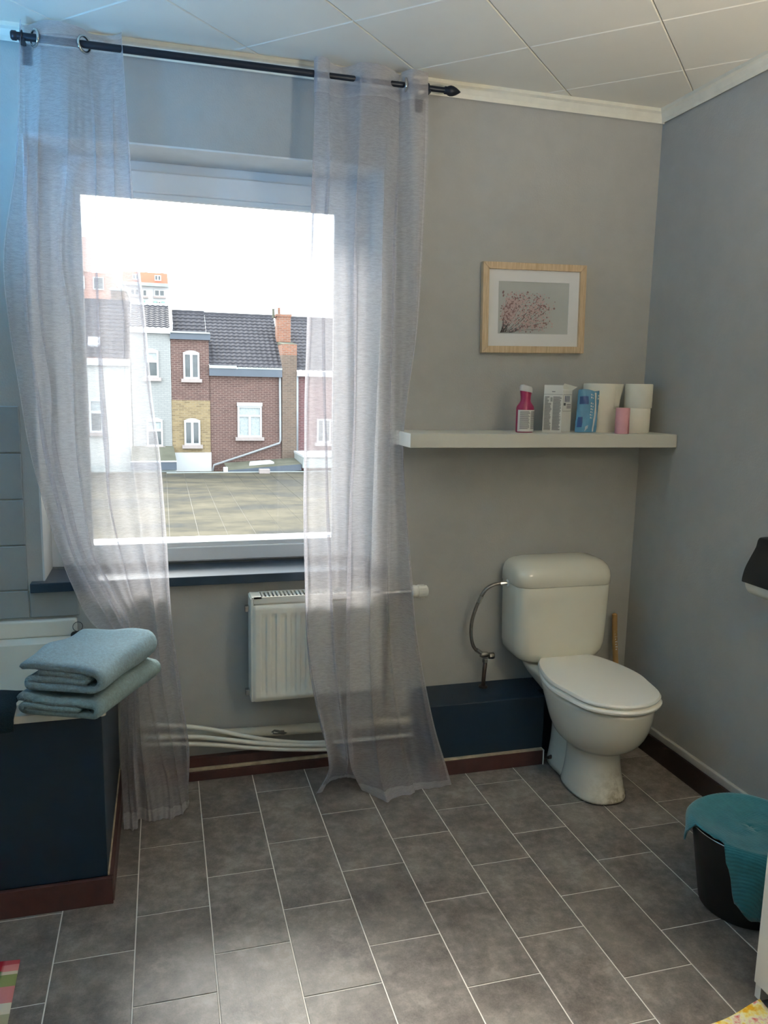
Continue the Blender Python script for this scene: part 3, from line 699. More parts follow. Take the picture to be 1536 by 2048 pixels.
# ------------------------------------------------------------------ toilet
TX = 1.552
toi = thing('toilet', 'ivory ceramic close coupled toilet with closed lid and stained foot', 'toilet', (TX, 2.5, 0))
def egg(yb, yf, hw, z, pb=2.6, pf=2.0, mid=.5, n=40, hb=None):
    ym = yb+(yf-yb)*mid; r = []
    for k in range(n):
        a = 2*PI*k/n; c, s = math.cos(a), math.sin(a)
        p = pf if s < 0 else pb
        x = hw*math.copysign(abs(c)**(2/p), c)
        y = ym + (abs(s)**(2/p))*((yf-ym) if s < 0 else (yb-ym))
        r.append((TX+x, y, z))
    return r
bowl = MB()
bowl.loft([egg(2.60,2.330,.108,0,3,2.4), egg(2.60,2.333,.105,.010,3,2.4), egg(2.59,2.348,.097,.05,3,2.3), egg(2.585,2.362,.089,.11,3,2.2), egg(2.585,2.368,.086,.155,3,2.1), egg(2.59,2.366,.089,.178,3,2.1),
           egg(2.61,2.342,.112,.194,2.6,2.0), egg(2.63,2.306,.137,.213,2.5,2.0), egg(2.65,2.274,.155,.243,2.5,2.0), egg(2.67,2.250,.168,.285,2.5,2.0), egg(2.69,2.236,.177,.33,2.5,2.0), egg(2.72,2.228,.181,.37,2.6,2.0), egg(2.735,2.226,.181,.388,2.6,2.0), egg(2.73,2.232,.175,.394,2.6,2.0)])
bowl.loft([egg(2.735,2.40,.092,0,4,2.4), egg(2.735,2.40,.088,.02,4,2.4), egg(2.735,2.42,.068,.10,4,2.4), egg(2.735,2.42,.066,.22,4,2.4), egg(2.76,2.42,.085,.28,4,2.4), egg(2.80,2.42,.12,.33,5,2.4), egg(2.87,2.42,.142,.365,6,2.4), egg(2.885,2.45,.150,.398,6,2.4), egg(2.885,2.46,.146,.404,6,2.4)])
ob = bowl.build('bowl', MAT['bowl'], toi, smooth=True)
sub = ob.modifiers.new('sub', 'SUBSURF'); sub.levels = 1; sub.render_levels = 1
def seat_outline(yb, yf, hw, hbk, z, n=14):
    pts = []
    ctrl = [(hbk, yb), (hbk+.035, yb-.05), (hw-.012, yb-.15), (hw, yb-.25), (hw-.012, yb-.33), (hw*.80, yf+.085), (hw*.5, yf+.028), (hw*.22, yf+.005), (0, yf)]
    sp = spline([list(p) for p in ctrl], 30)
    right = [(TX+p[0], p[1], z) for p in sp]
    left = [(TX-p[0], p[1], z) for p in reversed(sp[:-1])]
    return right+left
def slab(yb, yf, hw, hbk, z0, z1, r):
    return [seat_outline(yb-r*.6, yf+r, hw-r, hbk-r*.6, z0), seat_outline(yb, yf+.001, hw, hbk, z0+r*.8), seat_outline(yb, yf, hw, hbk, z1-r), seat_outline(yb-r*.4, yf+r*.5, hw-r*.5, hbk-r*.4, z1-r*.25), seat_outline(yb-r*1.5, yf+r*2, hw-r*2, hbk-r*1.5, z1)]
MB().loft(slab(2.735, 2.214, .190, .108, .396, .416, .008)).build('seat', MAT['seat'], toi, smooth='angle')
MB().loft(slab(2.745, 2.219, .186, .106, .4165, .437, .009)).build('seat_lid', MAT['seat'], toi, smooth='angle')
for s in (-1, 1):
    xlathe([(.011,0),(.0125,.003),(.0125,.03),(.011,.033)], (TX+s*.08-.016, 2.752, .416), 1, 12).build('hinge', MAT['seat'], toi, smooth='angle')
def rrect(x0, x1, y0, y1, rad_, z, n=6):
    r = []
    for (cx, cy, a0) in ((x1-rad_, y1-rad_*.35, 0), (x0+rad_, y1-rad_*.35, PI/2), (x0+rad_, y0+rad_, PI), (x1-rad_, y0+rad_, 1.5*PI)):
        ry = rad_*.35 if a0 in (0, PI/2) else rad_
        for k in range(n+1):
            a = a0+PI/2*k/n; r.append((cx+rad_*math.cos(a), cy+ry*math.sin(a), z))
    return r
CX = 1.537
cis = []
for z, hw, y0 in ((.402,.118,2.775),(.406,.140,2.762),(.416,.164,2.745),(.432,.182,2.732),(.455,.195,2.724),(.485,.201,2.720),(.56,.204,2.718),(.68,.207,2.716),(.726,.208,2.715),(.729,.206,2.717)):
    cis.append(rrect(CX-hw, CX+hw, y0, 2.900, .052, z))
MB().loft(cis).build('cistern', MAT['ceramic'], toi, smooth='angle')
ld = []
for z, hw, y0, y1, r in ((.730,.207,2.715,2.902,.055),(.733,.211,2.712,2.903,.056),(.765,.211,2.712,2.903,.056),(.785,.209,2.716,2.902,.058),(.803,.203,2.726,2.900,.060),(.818,.190,2.742,2.896,.060),(.828,.168,2.764,2.888,.056),(.834,.13,2.795,2.872,.036),(.836,.08,2.82,2.855,.016)):
    ld.append(rrect(CX-hw, CX+hw, y0, y1, r, z))
lid = MB().loft(ld).build('cistern_lid', MAT['ceramic'], toi, smooth=True)
for s in (-1, 1):
    MB().tube([(TX+s*.078, 2.66, .045), (TX+s*.096, 2.655, .045)], [.009, .006], 8).build('bolt_cap', MAT['copper'], toi)

# ------------------------------------------------------------------ stick in the corner
t = MB().tube([(1.888, 2.83, .012), (1.868, 2.85, .30), (1.858, 2.862, .44), (1.853, 2.868, .553), (1.8525, 2.868, .558)], [.0115,.0115,.0115,.0112,.006], 12).build('wooden_stick', MAT['wood_handle'], None, smooth='angle', origin=(1.888, 2.83, 0))
tag(t, 'bare wooden stick handle leaning in the corner behind the toilet', 'handle')
b = MB()
for k in range(9):
    z = .40+k*.011; yy = 2.85+(z-.30)*.0925; xx_ = 1.868-(z-.30)*.075
    b.box(xx_-.004, xx_+.002+.003*(k % 2), yy-.0122, yy-.0112, z, z+.006)
b.build('worn_print', MAT['label_white'], t)

# ------------------------------------------------------------------ shelf and what stands on it
SZ = 1.338
sh = MB().box(.846, XR-.002, 2.660, D, 1.287, SZ).build('floating_shelf', MAT['shelf'], None, bevel=.002, origin=(1.4, D, 1.287))
tag(sh, 'thick white floating shelf running into the corner above the toilet', 'shelf')

bt = thing('cleaner_bottle', 'magenta bottle with slanted white cap and pale label on the shelf', 'bottle', (1.336, 2.765, SZ))
def oval(cx, cy, hx, hy, z, n=24): return [(cx+hx*math.cos(2*PI*k/n), cy+hy*math.sin(2*PI*k/n), z) for k in range(n)]
prof = [(.000,.032,.021),(.003,.035,.024),(.09,.036,.025),(.100,.034,.024),(.112,.024,.020),(.120,.0195,.0175),(.135,.020,.0175),(.150,.0225,.0185),(.158,.0235,.019)]
MB().loft([oval(1.336, 2.765, hx, hy, SZ+z) for z, hx, hy in prof]).build('body', MAT['magenta'], bt, smooth='angle')
cap = []
for z, s in ((.150,.985),(.150,1.02),(.165,1.02),(.172,.9),(.174,.5)):
    cap.append([(1.336+.0245*s*math.cos(2*PI*k/24), 2.765+.020*s*math.sin(2*PI*k/24), SZ+z+(.0-math.cos(2*PI*k/24))*.004+.004) for k in range(24)])
MB().loft(cap).build('cap', MAT['label_white'], bt, smooth='angle')
def label_strip(cx, cy, hx, hy, a0, a1, z0, z1, n=16):
    return MB().grid([[(cx+hx*math.cos(a0+(a1-a0)*k/n), cy+hy*math.sin(a0+(a1-a0)*k/n), z) for k in range(n+1)] for z in (z0, z1)])
lb = label_strip(1.336, 2.765, .0367, .0257, -2.75, .25, SZ+.004, SZ+.086).build('label', MAT['label_white'], bt, smooth=True)
b = MB(); rr = random.Random(9)
for k in range(19):
    z = SZ+.079-k*.0036
    for (a0, a1) in ((-2.45, -1.30), (-1.22, -.25)):
        e = a1-rr.random()*.25
        n = len(b.v); pts = [(a0+(e-a0)*i/6) for i in range(7)]
        for zz in (z, z+.0017):
            for a in pts: b.v.append((1.336+.0371*math.cos(a), 2.765+.0261*math.sin(a), zz))
        for i in range(6): b.f.append((n+i, n+i+1, n+8+i, n+7+i))
b.build('label_print', MAT['print_grey'], lb)['kind'] = 'stuff'

# carton, turned so two faces show
cb = thing('medicine_carton', 'white printed carton with torn open top on the shelf', 'box', (1.487, 2.80, SZ))
A = Vector((1.430, 2.800, SZ)); B = Vector((1.4905, 2.762, SZ)); E = Vector((1.5475, 2.792, SZ)); F_ = A+E-B
def vbox(pts, h, mat, name, par, thick=.0012, open_top=True):
    b = MB()
    n = len(pts)
    for i in range(n):
        p, q = pts[i], pts[(i+1) % n]; d = (q-p).normalized(); nn = Vector((d.y, -d.x, 0))*thick
        hh = h[i]
        b.loft([[p, q, q-nn, p-nn], [p+Vector((0,0,hh[0])), q+Vector((0,0,hh[1])), q-nn+Vector((0,0,hh[1])), p-nn+Vector((0,0,hh[0]))]])
    return b.build(name, mat, par)
box_b = vbox([A, B, E, F_], [(.182,.182),(.163,.163),(.163,.175),(.175,.182)], MAT['card_white'], 'body', cb)
MB().loft([[A+Vector((0,0,.002)), B+Vector((0,0,.002)), E+Vector((0,0,.002)), F_+Vector((0,0,.002))], [A+Vector((0,0,.004)), B+Vector((0,0,.004)), E+Vector((0,0,.004)), F_+Vector((0,0,.004))]]).build('bottom', MAT['card_white'], cb)
fa = E+Vector((0,0,.163)); fb = E+(F_-E)*.6+Vector((0,0,.170))
MB().loft([[fa, fb, fb+Vector((.006,-.012,.018)), fa+Vector((.012,-.014,.012))], [p+Vector((.001,.001,.0012)) for p in (fa, fb, fb+Vector((.006,-.012,.018)), fa+Vector((.012,-.014,.012)))]]).build('flap', MAT['paper'], cb)
nAB = Vector(((B-A).normalized().y, -(B-A).normalized().x, 0)); nBE = Vector(((E-B).normalized().y, -(E-B).normalized().x, 0))
def on(p, q, nn, u0, u1, z0, z1, off=.0006):
    return [p+(q-p)*u0+nn*off+Vector((0,0,z0)), p+(q-p)*u1+nn*off+Vector((0,0,z0)), p+(q-p)*u1+nn*off+Vector((0,0,z1)), p+(q-p)*u0+nn*off+Vector((0,0,z1))]
b = MB(); rr = random.Random(2)
def addq(b, q): n = len(b.v); b.v += [tuple(p) for p in q]; b.f.append((n, n+1, n+2, n+3))
for colu in ((.06,.44),(.50,.95)):
    for k in range(42):
        z = .136-k*.0031
        if z < .006: break
        if colu[0] < .1 and z > .112: 
            addq(b, on(A, B, nAB, .06, .20+.1*rr.random(), z, z+.0016)); continue
        addq(b, on(A, B, nAB, colu[0], colu[0]+(colu[1]-colu[0])*(.75+.25*rr.random()), z, z+.0016))
for k in range(4): addq(b, on(A, B, nAB, .36+.03*k, .375+.03*k, .118, .135))
addq(b, on(A, B, nAB, .0, 1, .1455, .1465)); addq(b, on(A, B, nAB, .42, .6, .1555, .158))
addq(b, on(B, E, nBE, .06, .95, .1455, .1465)); addq(b, on(B, E, nBE, .06, .95, .082, .083)); addq(b, on(B, E, nBE, .06, .075, .082, .146)); addq(b, on(B, E, nBE, .935, .95, .082, .146))
for k in range(3): addq(b, on(B, E, nBE, .45, .9, .094+k*.006, .0965+k*.006))
addq(b, on(B, E, nBE, .13, .35, .104, .114))
b.build('printed_text', MAT['print_grey'], box_b)['kind'] = 'stuff'
b = MB()
for k in range(9): addq(b, on(B, E, nBE, .24+.062*k, .24+.062*k+(.022 if k % 3 else .045), .118, .141))
b.build('barcode', MAT['blue_dark'], box_b)['kind'] = 'stuff'

# blue soft packet
pk = thing('blue_packet', 'blue crinkled plastic packet leaning between carton and paper rolls', 'packet', (1.597, 2.755, SZ))
nu_, nv_ = 18, 16
def pk_pt(u, v, side):
    x = 1.551+.092*u+.006*v; z = SZ+.002+.163*v+.004*math.sin(u*6)*v
    bul = (math.sin(PI*min(1,max(0,u)))**.45)*(.45+.55*math.sin(PI*(.12+.8*v)))
    y = 2.762+side*.024*bul+.0015*math.sin(17*u+9*v)+.001*math.sin(31*v-12*u)
    return (x, y, z)
b = MB()
b.grid([[pk_pt(i/nu_, j/nv_, -1) for i in range(nu_+1)] for j in range(nv_+1)])
b.grid([[pk_pt(i/nu_, j/nv_, 1) for i in range(nu_+1)] for j in range(nv_+1)])
b.grid([[pk_pt(0, j/nv_, s) for s in (-1, 1)] for j in range(nv_+1)]); b.grid([[pk_pt(1, j/nv_, s) for s in (-1, 1)] for j in range(nv_+1)]); b.grid([[pk_pt(i/nu_, 0, s) for s in (-1, 1)] for i in range(nu_+1)]); b.grid([[pk_pt(i/nu_, 1, s) for s in (-1, 1)] for i in range(nu_+1)])
pb_ = b.build('pouch', MAT['blue_pack'], pk, smooth=True)
def pk_patch(b, u0, u1, v0, v1, n=6):
    P = []
    for j in range(n+1):
        row = []
        for i in range(n+1):
            p = pk_pt(u0+(u1-u0)*i/n, v0+(v1-v0)*j/n, -1); row.append((p[0], p[1]-.0009, p[2]))
        P.append(row)
    b.grid(P)
b = MB(); pk_patch(b, .70, .785, .02, .97, 10); b.build('white_stripe', MAT['label_white'], pb_, smooth=True)
b = MB(); rr = random.Random(5)
for k in range(9):
    v = .88-k*.068
    if k in (2,): continue
    u = .49+.02*rr.random(); pk_patch(b, u, u+.05, v, v+.036, 2); pk_patch(b, u+.085, u+.11, v-.005, v+.03, 2)
    if k < 3: pk_patch(b, .86, .92, v-.01, v+.03, 2)
for k in range(4): pk_patch(b, .36+.03*k, .375+.03*k, .03+.02*k, .14+.01*k, 2)
b.build('white_lettering', MAT['label_white'], pb_)['kind'] = 'stuff'
b = MB(); pk_patch(b, .05, .40, .66, .84, 4); b.build('dark_print', MAT['blue_dark'], pb_, smooth=True)
b = MB(); pk_patch(b, .03, .20, .12, .36, 4); b.build('dark_print', MAT['blue_dark'], pb_, smooth=True)

def paper_roll(name, label, cx, cy, z0, r, h, mat, core=.02, group=None, flap=None):
    t = thing(name, label, 'paper roll', (cx, cy, z0), group)
    MB().loft([oval(cx, cy, core, core, z0+.002, 32), oval(cx, cy, r-.002, r-.002, z0, 32), oval(cx, cy, r, r, z0+.003, 32), oval(cx, cy, r, r, z0+h-.003, 32), oval(cx, cy, r-.002, r-.002, z0+h, 32), oval(cx, cy, core, core, z0+h-.001, 32), oval(cx, cy, core, core, z0+.002, 32)], False, False).build('paper', mat, t, smooth='angle')
    MB().loft([oval(cx, cy, core, core, z0+.001, 24), oval(cx, cy, core, core, z0+h-.001, 24), oval(cx, cy, core-.0015, core-.0015, z0+h-.001, 24), oval(cx, cy, core-.0015, core-.0015, z0+.001, 24)], False, False).build('cardboard_core', MAT['oak'], t, smooth='angle')
    if flap:
        a0, L, zc0, zc1 = flap; P = []
        p0 = Vector((cx+r*1.01*math.cos(a0), cy+r*1.01*math.sin(a0), 0)); tg_ = Vector((-math.sin(a0), math.cos(a0), 0)); nn = Vector((math.cos(a0), math.sin(a0), 0))
        for j in range(7):
            row = []
            for i in range(9):
                u = i/8; ll = L*(.55+.45*(j/6))
                p = p0+tg_*(-.01+ll*u)+nn*(.004*u*u+.0015*math.sin(u*9+j)); row.append((p.x, p.y, z0+zc0+(zc1-zc0)*j/6))
            P.append(row)
        o = MB().grid(P).build('loose_sheet', mat, t, smooth=True)
        so = o.modifiers.new('thick', 'SOLIDIFY'); so.thickness = .0008
    return t
paper_roll('kitchen_roll', 'tall white kitchen paper roll with a loose sheet on the shelf', 1.696, 2.838, SZ, .066, .192, MAT['paper'], flap=(-.95, .075, .095, .192))
paper_roll('toilet_roll', 'white toilet roll at the bottom of the stack of two', 1.843, 2.792, SZ, .051, .0975, MAT['paper'], group='stacked toilet rolls')
paper_roll('toilet_roll', 'white toilet roll on top of another roll in the corner', 1.846, 2.795, SZ+.098, .054, .0955, MAT['paper'], group='stacked toilet rolls')
paper_roll('pink_roll', 'small pink paper roll standing in front of the white rolls', 1.722, 2.706, SZ, .026, .100, MAT['pink_paper'], core=.008, flap=(-.45, .040, .0, .099))

# ------------------------------------------------------------------ framed picture
pf = thing('framed_picture', 'oak framed print of dried pink flowers on the grey wall', 'picture', (1.417, D, 1.815))
PW, PH, FW_ = .442, .342, .026
def pr2(x, z, y=0): return (1.417+x, D-y, 1.815+z)
fr = MB()
o4 = [(-PW/2,-PH/2),(PW/2,-PH/2),(PW/2,PH/2),(-PW/2,PH/2)]; i4 = [(-PW/2+FW_,-PH/2+FW_),(PW/2-FW_,-PH/2+FW_),(PW/2-FW_,PH/2-FW_),(-PW/2+FW_,PH/2-FW_)]
for k in range(4):
    q = MB(); k2 = (k+1) % 4
    q.loft([[pr2(*p, .001) for p in (o4[k], o4[k2], i4[k2], i4[k])], [pr2(*p, .024) for p in (o4[k], o4[k2], i4[k2], i4[k])]]).build('frame_rail', MAT['oak'], pf, bevel=.0015)
MAT['mat_board'] = mk('white_mat_board', (224, 224, 222), .8, var=.01)
MAT['print_bg'] = mk('pale_grey_print', (178, 182, 178), .6, var=.06, vs=4)
ring(MB(), 1.417-PW/2+FW_-.002, 1.417+PW/2-FW_+.002, 1.815-PH/2+FW_-.002, 1.815+PH/2-FW_+.002, (.046,.046,.050,.046), D-.013, D-.011).build('mat_board', MAT['mat_board'], pf)
pt = MB().box(1.417-PW/2+FW_+.04, 1.417+PW/2-FW_-.04, D-.010, D-.008, 1.815-PH/2+FW_+.04, 1.815+PH/2-FW_-.04).build('print', MAT['print_bg'], pf)
MAT['stem'] = mk('print_stem', (96, 84, 86), .8); MAT['bloom'] = mk('print_bloom', (190, 168, 164), .8, var=.1, vs=200); MAT['bloom2'] = mk('print_bloom_dark', (140, 112, 110), .8, var=.1, vs=200)
rr = random.Random(12)
x0p, z0p = -.145, -.093
bs, b1, b2 = MB(), MB(), MB()
def ribbon(b, pts, w, y):
    n = len(b.v)
    for i, p in enumerate(pts):
        q = pts[min(i+1, len(pts)-1)]; o_ = pts[max(i-1, 0)]; d = Vector((q[0]-o_[0], q[1]-o_[1])); d.normalize()
        b.v += [pr2(p[0]-d.y*w, p[1]+d.x*w, y), pr2(p[0]+d.y*w, p[1]-d.x*w, y)]
    for i in range(len(pts)-1): b.f.append((n+2*i, n+2*i+1, n+2*i+3, n+2*i+2))
def blot(b, x, z, r, y):
    n = len(b.v); k = 6; a0 = rr.random()*6
    for i in range(k):
        a = a0+2*PI*i/k; q = r*(.6+.6*rr.random()); b.v.append(pr2(x+q*math.cos(a), z+q*math.sin(a), y))
    b.f.append(tuple(n+i for i in range(k)))
xmin, xmax, zmin, zmax = -.147, .147, -.094, .096
for s in range(34):
    ang = math.radians(14+78*(s/33)+rr.uniform(-4, 4)); L = (.215 if ang < 1.05 else .15)*rr.uniform(.75, 1.05)
    sx = -.142+rr.uniform(0, .06)*(1 if ang < 1.0 else .4); pts = []
    bend = rr.uniform(-.5, .35)
    for i in range(8):
        t_ = i/7; a = ang+bend*t_*.6; pts.append((sx+L*t_*math.cos(a), -.093+L*t_*math.sin(a)))
    pts = [p for p in pts if xmin < p[0] < .07 and zmin < p[1] < .055]
    if len(pts) < 3: continue
    ribbon(bs, pts, .0006, .0113)
    for i in range(46):
        t_ = rr.random()**.6; p = pts[min(len(pts)-1, int(t_*len(pts)))]
        if t_ < .38: continue
        x, z = p[0]+rr.gauss(0, .013), p[1]+rr.gauss(0, .012)
        if not (xmin+.003 < x < xmax-.05 and zmin+.003 < z < zmax-.03): continue
        blot(b1 if rr.random() < .72 else b2, x, z, rr.uniform(.0014, .0046), .0115+rr.random()*.0003)
for o_ in (bs.build('print_stems', MAT['stem'], pt), b1.build('print_blossoms', MAT['bloom'], pt), b2.build('print_seed_heads', MAT['bloom2'], pt)): o_['kind'] = 'stuff'
pf.rotation_euler = (0, -math.radians(1.3), 0)

# ------------------------------------------------------------------ bathtub
bath = thing('bathtub', 'white built in bathtub with dark navy panels and brown skirting', 'bathtub', (-.9, 2.5, 0))
def rr2(x0, x1, y0, y1, r, z, n=6):
    o = []
    for (cx, cy, a0) in ((x1-r, y1-r, 0), (x0+r, y1-r, PI/2), (x0+r, y0+r, PI), (x1-r, y0+r, 1.5*PI)):
        for k in range(n+1):
            a = a0+PI/2*k/n; o.append((cx+r*math.cos(a), cy+r*math.sin(a), z))
    return o
bX0, bX1, bY0, bY1 = XL+.002, -.172, 2.203, D-.002
MAT['tub'] = mk('tub_enamel', (222, 220, 208), .15, spec=.55, var=.01)
MB().loft([rr2(bX0,bX1,bY0,bY1,.012,.575), rr2(bX0,bX1,bY0,bY1,.012,.596), rr2(bX0+.006,bX1-.006,bY0+.006,bY1-.006,.012,.602), rr2(bX0+.07,bX1-.10,bY0+.065,bY1-.075,.10,.602), rr2(bX0+.078,bX1-.108,bY0+.073,bY1-.083,.10,.596), rr2(bX0+.10,bX1-.14,bY0+.09,bY1-.10,.10,.40), rr2(bX0+.16,bX1-.22,bY0+.13,bY1-.14,.10,.22), rr2(bX0+.24,bX1-.30,bY0+.18,bY1-.19,.08,.19)], False, True).build('tub', MAT['tub'], bath, smooth='angle')
MB().box(bX0, -.31, D-.030, D-.002, .602, .664).build('back_upstand', MAT['tub'], bath, bevel=.008, seg=3)
MB().box(bX0, -.184, 2.214, 2.232, .082, .575).build('front_panel', MAT['navy'], bath, bevel=.0015)
MB().box(-.202, -.184, 2.233, D-.002, .082, .575).build('side_panel', MAT['navy'], bath, bevel=.0015)
MB().box(bX0, -.170, 2.200, 2.2135, 0, .082).build('skirting', MAT['brown'], bath, bevel=.0015)
MB().box(-.1835, -.168, 2.2145, D-.042, 0, .082).build('skirting', MAT['brown'], bath, bevel=.0015)
MB().box(-.1838, -.1795, 2.216, D-.042, .0825, .0865).build('sealant_strip', MAT['cream_edge'], bath)
# plug with its ring
pl = thing('bath_plug', 'small black bath plug with wire ring by the tub edge', 'plug', (-.305, 2.862, .602))
MB().lathe([(.016,0),(.018,.004),(.018,.014),(.014,.019),(.006,.021)], (-.312, 2.862, .602), 16).build('stopper', MAT['rubber'], pl, smooth='angle')
MB().torus((-.306, 2.866, .640), (.25,-.95,.1), .0165, .0011, 22, 6).build('wire_ring', MAT['rod'], pl, smooth=True)

# ------------------------------------------------------------------ folded towels
def folded(name, label, org, ang, w, L, th, mat, seed, layers=4, group=None, tilt=0.0):
    rnd = random.Random(seed)
    c, s = math.cos(ang), math.sin(ang)
    U = Vector((c, s, 0)); V = Vector((-s, c, 0))
    H = th*layers
    r1 = H/2-th/2
    path = [(0.004, H-th/2)]
    for k in range(1, 11): path.append((.004+(w-r1-.006)*k/10, H-th/2+.002*math.sin(k)))
    for k in range(1, 10): a = PI/2-PI*k/9; path.append((w-r1-.002+r1*math.cos(a), H/2+r1*math.sin(a)))
    for k in range(1, 11): path.append((w-r1-.002-(w-r1-.026)*k/10, th/2))
    r2 = th/2*1.02
    for k in range(1, 7): a = -PI/2-PI*k/6; path.append((.026+r2*math.cos(a), th/2+r2+r2*math.sin(a)))
    for k in range(1, 9): path.append((.026+(w-.085)*k/8, th*1.52))
    if layers > 3:
        for k in range(1, 7): a = -PI/2+PI*k/6; path.append((w-.059+r2*math.cos(a), th*1.52+r2+r2*math.sin(a)))
        for k in range(1, 8): path.append((w-.059-(w-.11)*k/7, th*2.5))
    hw = th*.47
    lft, rgt = [], []
    for i, p in enumerate(path):
        a = path[max(i-1, 0)]; b_ = path[min(i+1, len(path)-1)]
        d = Vector((b_[0]-a[0], b_[1]-a[1])); d.normalize()
        lft.append((p[0]-d.y*hw, p[1]+d.x*hw)); rgt.append((p[0]+d.y*hw, p[1]-d.x*hw))
    # rounded ends of the ribbon
    d = Vector((path[-1][0]-path[-2][0], path[-1][1]-path[-2][1])).normalized()
    endcap = [(path[-1][0]+d.x*hw*.7, path[-1][1]+d.y*hw*.7)]
    d0 = Vector((path[0][0]-path[1][0], path[0][1]-path[1][1])).normalized()
    startcap = [(path[0][0]+d0.x*hw*.7, path[0][1]+d0.y*hw*.7)]
    loop = lft+endcap+list(reversed(rgt))+startcap
    nl = 16; rings_ = []
    ph = [rnd.uniform(0, 6.28) for _ in range(4)]
    for j in range(nl+1):
        v = j/nl; r_ = []
        sq = 1-.10*max(0, (abs(v-.5)*2-.8)/.2)**2
        for (u, z) in loop:
            wave = .004*math.sin(v*5+ph[0]+u*8)+.003*math.sin(v*11+ph[1])
            zz = (z-H/2)*sq+H/2 + .006*(z/H)*math.sin(u*14+v*4+ph[2]) + .004*(z/H)*math.sin(v*9+ph[3])
            p = Vector(org)+U*(u+wave*(z/H+.2))+V*(L*v+.004*math.sin(u*20+ph[3])+.007*math.sin(z*55+ph[1])*(1 if j in (0,) else .2))+Vector((0, 0, zz + tilt*v))
            r_.append(p)
        rings_.append(r_)
    b = MB(); k = len(loop); n = len(b.v)
    b.loft(rings_, False, False)
    nlft = len(lft)
    for base in (0, nl*k):
        for i in range(nlft-1): b.f.append((base+i, base+i+1, base+k-1-(i+2)+0, base+k-1-(i+1)+0))
        b.f.append((base+nlft-1, base+nlft, base+nlft+1)); b.f.append((base+k-1, base+0, base+k-2))
    t = thing(name, label, 'towel', org, group)
    b.build('folded_cloth', mat, t, smooth=True)
    return t
ta = -.46
folded('folded_towel', 'lower folded pale green terry towel on the bathtub corner', (-.397, 2.208, .604), ta, .240, .335, .0195, MAT['towel2'], 3, 3, 'two folded towels on the bathtub corner')
folded('folded_towel', 'upper folded pale blue terry towel on top of the stack', (-.385, 2.214, .667), ta+.02, .230, .322, .0205, MAT['towel'], 8, 4, 'two folded towels on the bathtub corner', .0)
# dark towel hanging over the front rim
nt = thing('dark_towel', 'dark teal terry towel hanging over the bathtub rim at frame edge', 'towel', (-.55, 2.25, .602))
P = []; rr = random.Random(3)
prof_ = [(2.335,.606),(2.33,.612),(2.29,.614),(2.25,.615),(2.215,.616),(2.196,.610),(2.188,.595),(2.187,.575),(2.188,.568)]
for (y, z) in prof_:
    P.append([(-.78+.376*i/20+(.004*math.sin(y*90+i*.2) if i > 17 else 0), y+.003*math.sin(i*.9), z+.003*math.sin(i*.8+y*30)) for i in range(21)])
o = MB().grid(P).build('towel_cloth', MAT['navy_towel'], nt, smooth=True); so = o.modifiers.new('thick', 'SOLIDIFY'); so.thickness = .012; so.offset = 1

# ------------------------------------------------------------------ toilet paper holder on the side wall
hd = thing('paper_holder', 'black toilet paper holder with curved cover on the side wall', 'paper holder', (XR, 2.03, .95))
hy0, hy1 = 1.962, 2.112
prof_ = [(XR-.001,1.035),(XR-.05,1.034),(XR-.062,1.026),(XR-.066,1.010),(XR-.070,.998),(XR-.088,.965),(XR-.103,.935),(XR-.111,.905),(XR-.112,.888)]
sp = spline([list(p) for p in prof_], 40)
b = MB()
outer = sp; inner = [(p[0]+.003, p[1]-.001) for p in sp]
poly = outer+list(reversed(inner))
b.loft([[(p[0], y, p[1]) for p in poly] for y in (hy0, hy1)], False, False)
k = len(sp)
for yi, base in enumerate((0, len(poly))):
    for i in range(k-1): b.f.append((base+i, base+i+1, base+len(poly)-2-i, base+len(poly)-1-i))
b.build('cover', MAT['black'], hd, smooth='angle')
for y in (hy0+.002, hy1-.005):
    b = MB(); q = [(XR-.002,.905),(XR-.002,1.030)]+[(p[0]+.004, p[1]-.002) for p in sp[6:]]
    MB().loft([[(p[0], yy, p[1]) for p in q] for yy in (y, y+.003)]).build('side_cheek', MAT['black'], hd)
MB().box(XR-.006, XR, hy0, hy1, .89, 1.033).build('back_plate', MAT['black'], hd)
rp = thing('toilet_roll', 'white toilet roll hanging inside the black holder', 'paper roll', (XR-.055, 2.03, .89))
MB().tube([(XR-.056, hy0+.014, .893), (XR-.056, hy1-.010, .893)], .052, 32).build('paper', MAT['paper'], rp, smooth='angle')
MB().tube([(XR-.056, hy0+.006, .893), (XR-.056, hy1-.006, .893)], .012, 12).build('spindle', MAT['chrome'], hd)

# ------------------------------------------------------------------ bucket with a cloth
bk = thing('bucket', 'black plastic bucket beside the white cabinet', 'bucket', (1.635, 1.752, 0))
bc = (1.635, 1.752, 0)
MB().lathe([(.001,.004),(.118,.004),(.122,.0),(.126,.004),(.162,.242),(.167,.243),(.168,.250),(.160,.251),(.157,.244),(.120,.012),(.001,.012)], bc, 48, False).build('body', MAT['black'], bk, smooth='angle')
MB().torus((bc[0], bc[1], .250), (0,0,1), .165, .0022, 60, 8).build('rim_wire', MAT['chrome'], bk, smooth=True)
cl = thing('cleaning_cloth', 'teal microfibre cloth draped over the black bucket', 'cloth', (1.635, 1.752, .25))
def hang(th):                                        # how far the cloth hangs below the rim at each bearing
    d = math.degrees(th) % 360
    keys = [(0,.10),(60,.09),(110,.06),(137,.066),(152,.078),(162,.03),(170,.0),(200,-.008),(206,.0),(212,.06),(220,.16),(236,.205),(262,.222),(285,.20),(310,.15),(360,.10)]
    for (a, u), (b_, w) in zip(keys, keys[1:]):
        if a <= d <= b_:
            t = (d-a)/(b_-a); t = t*t*(3-2*t); return u+(w-u)*t
    return .1
NA = 144; P = []
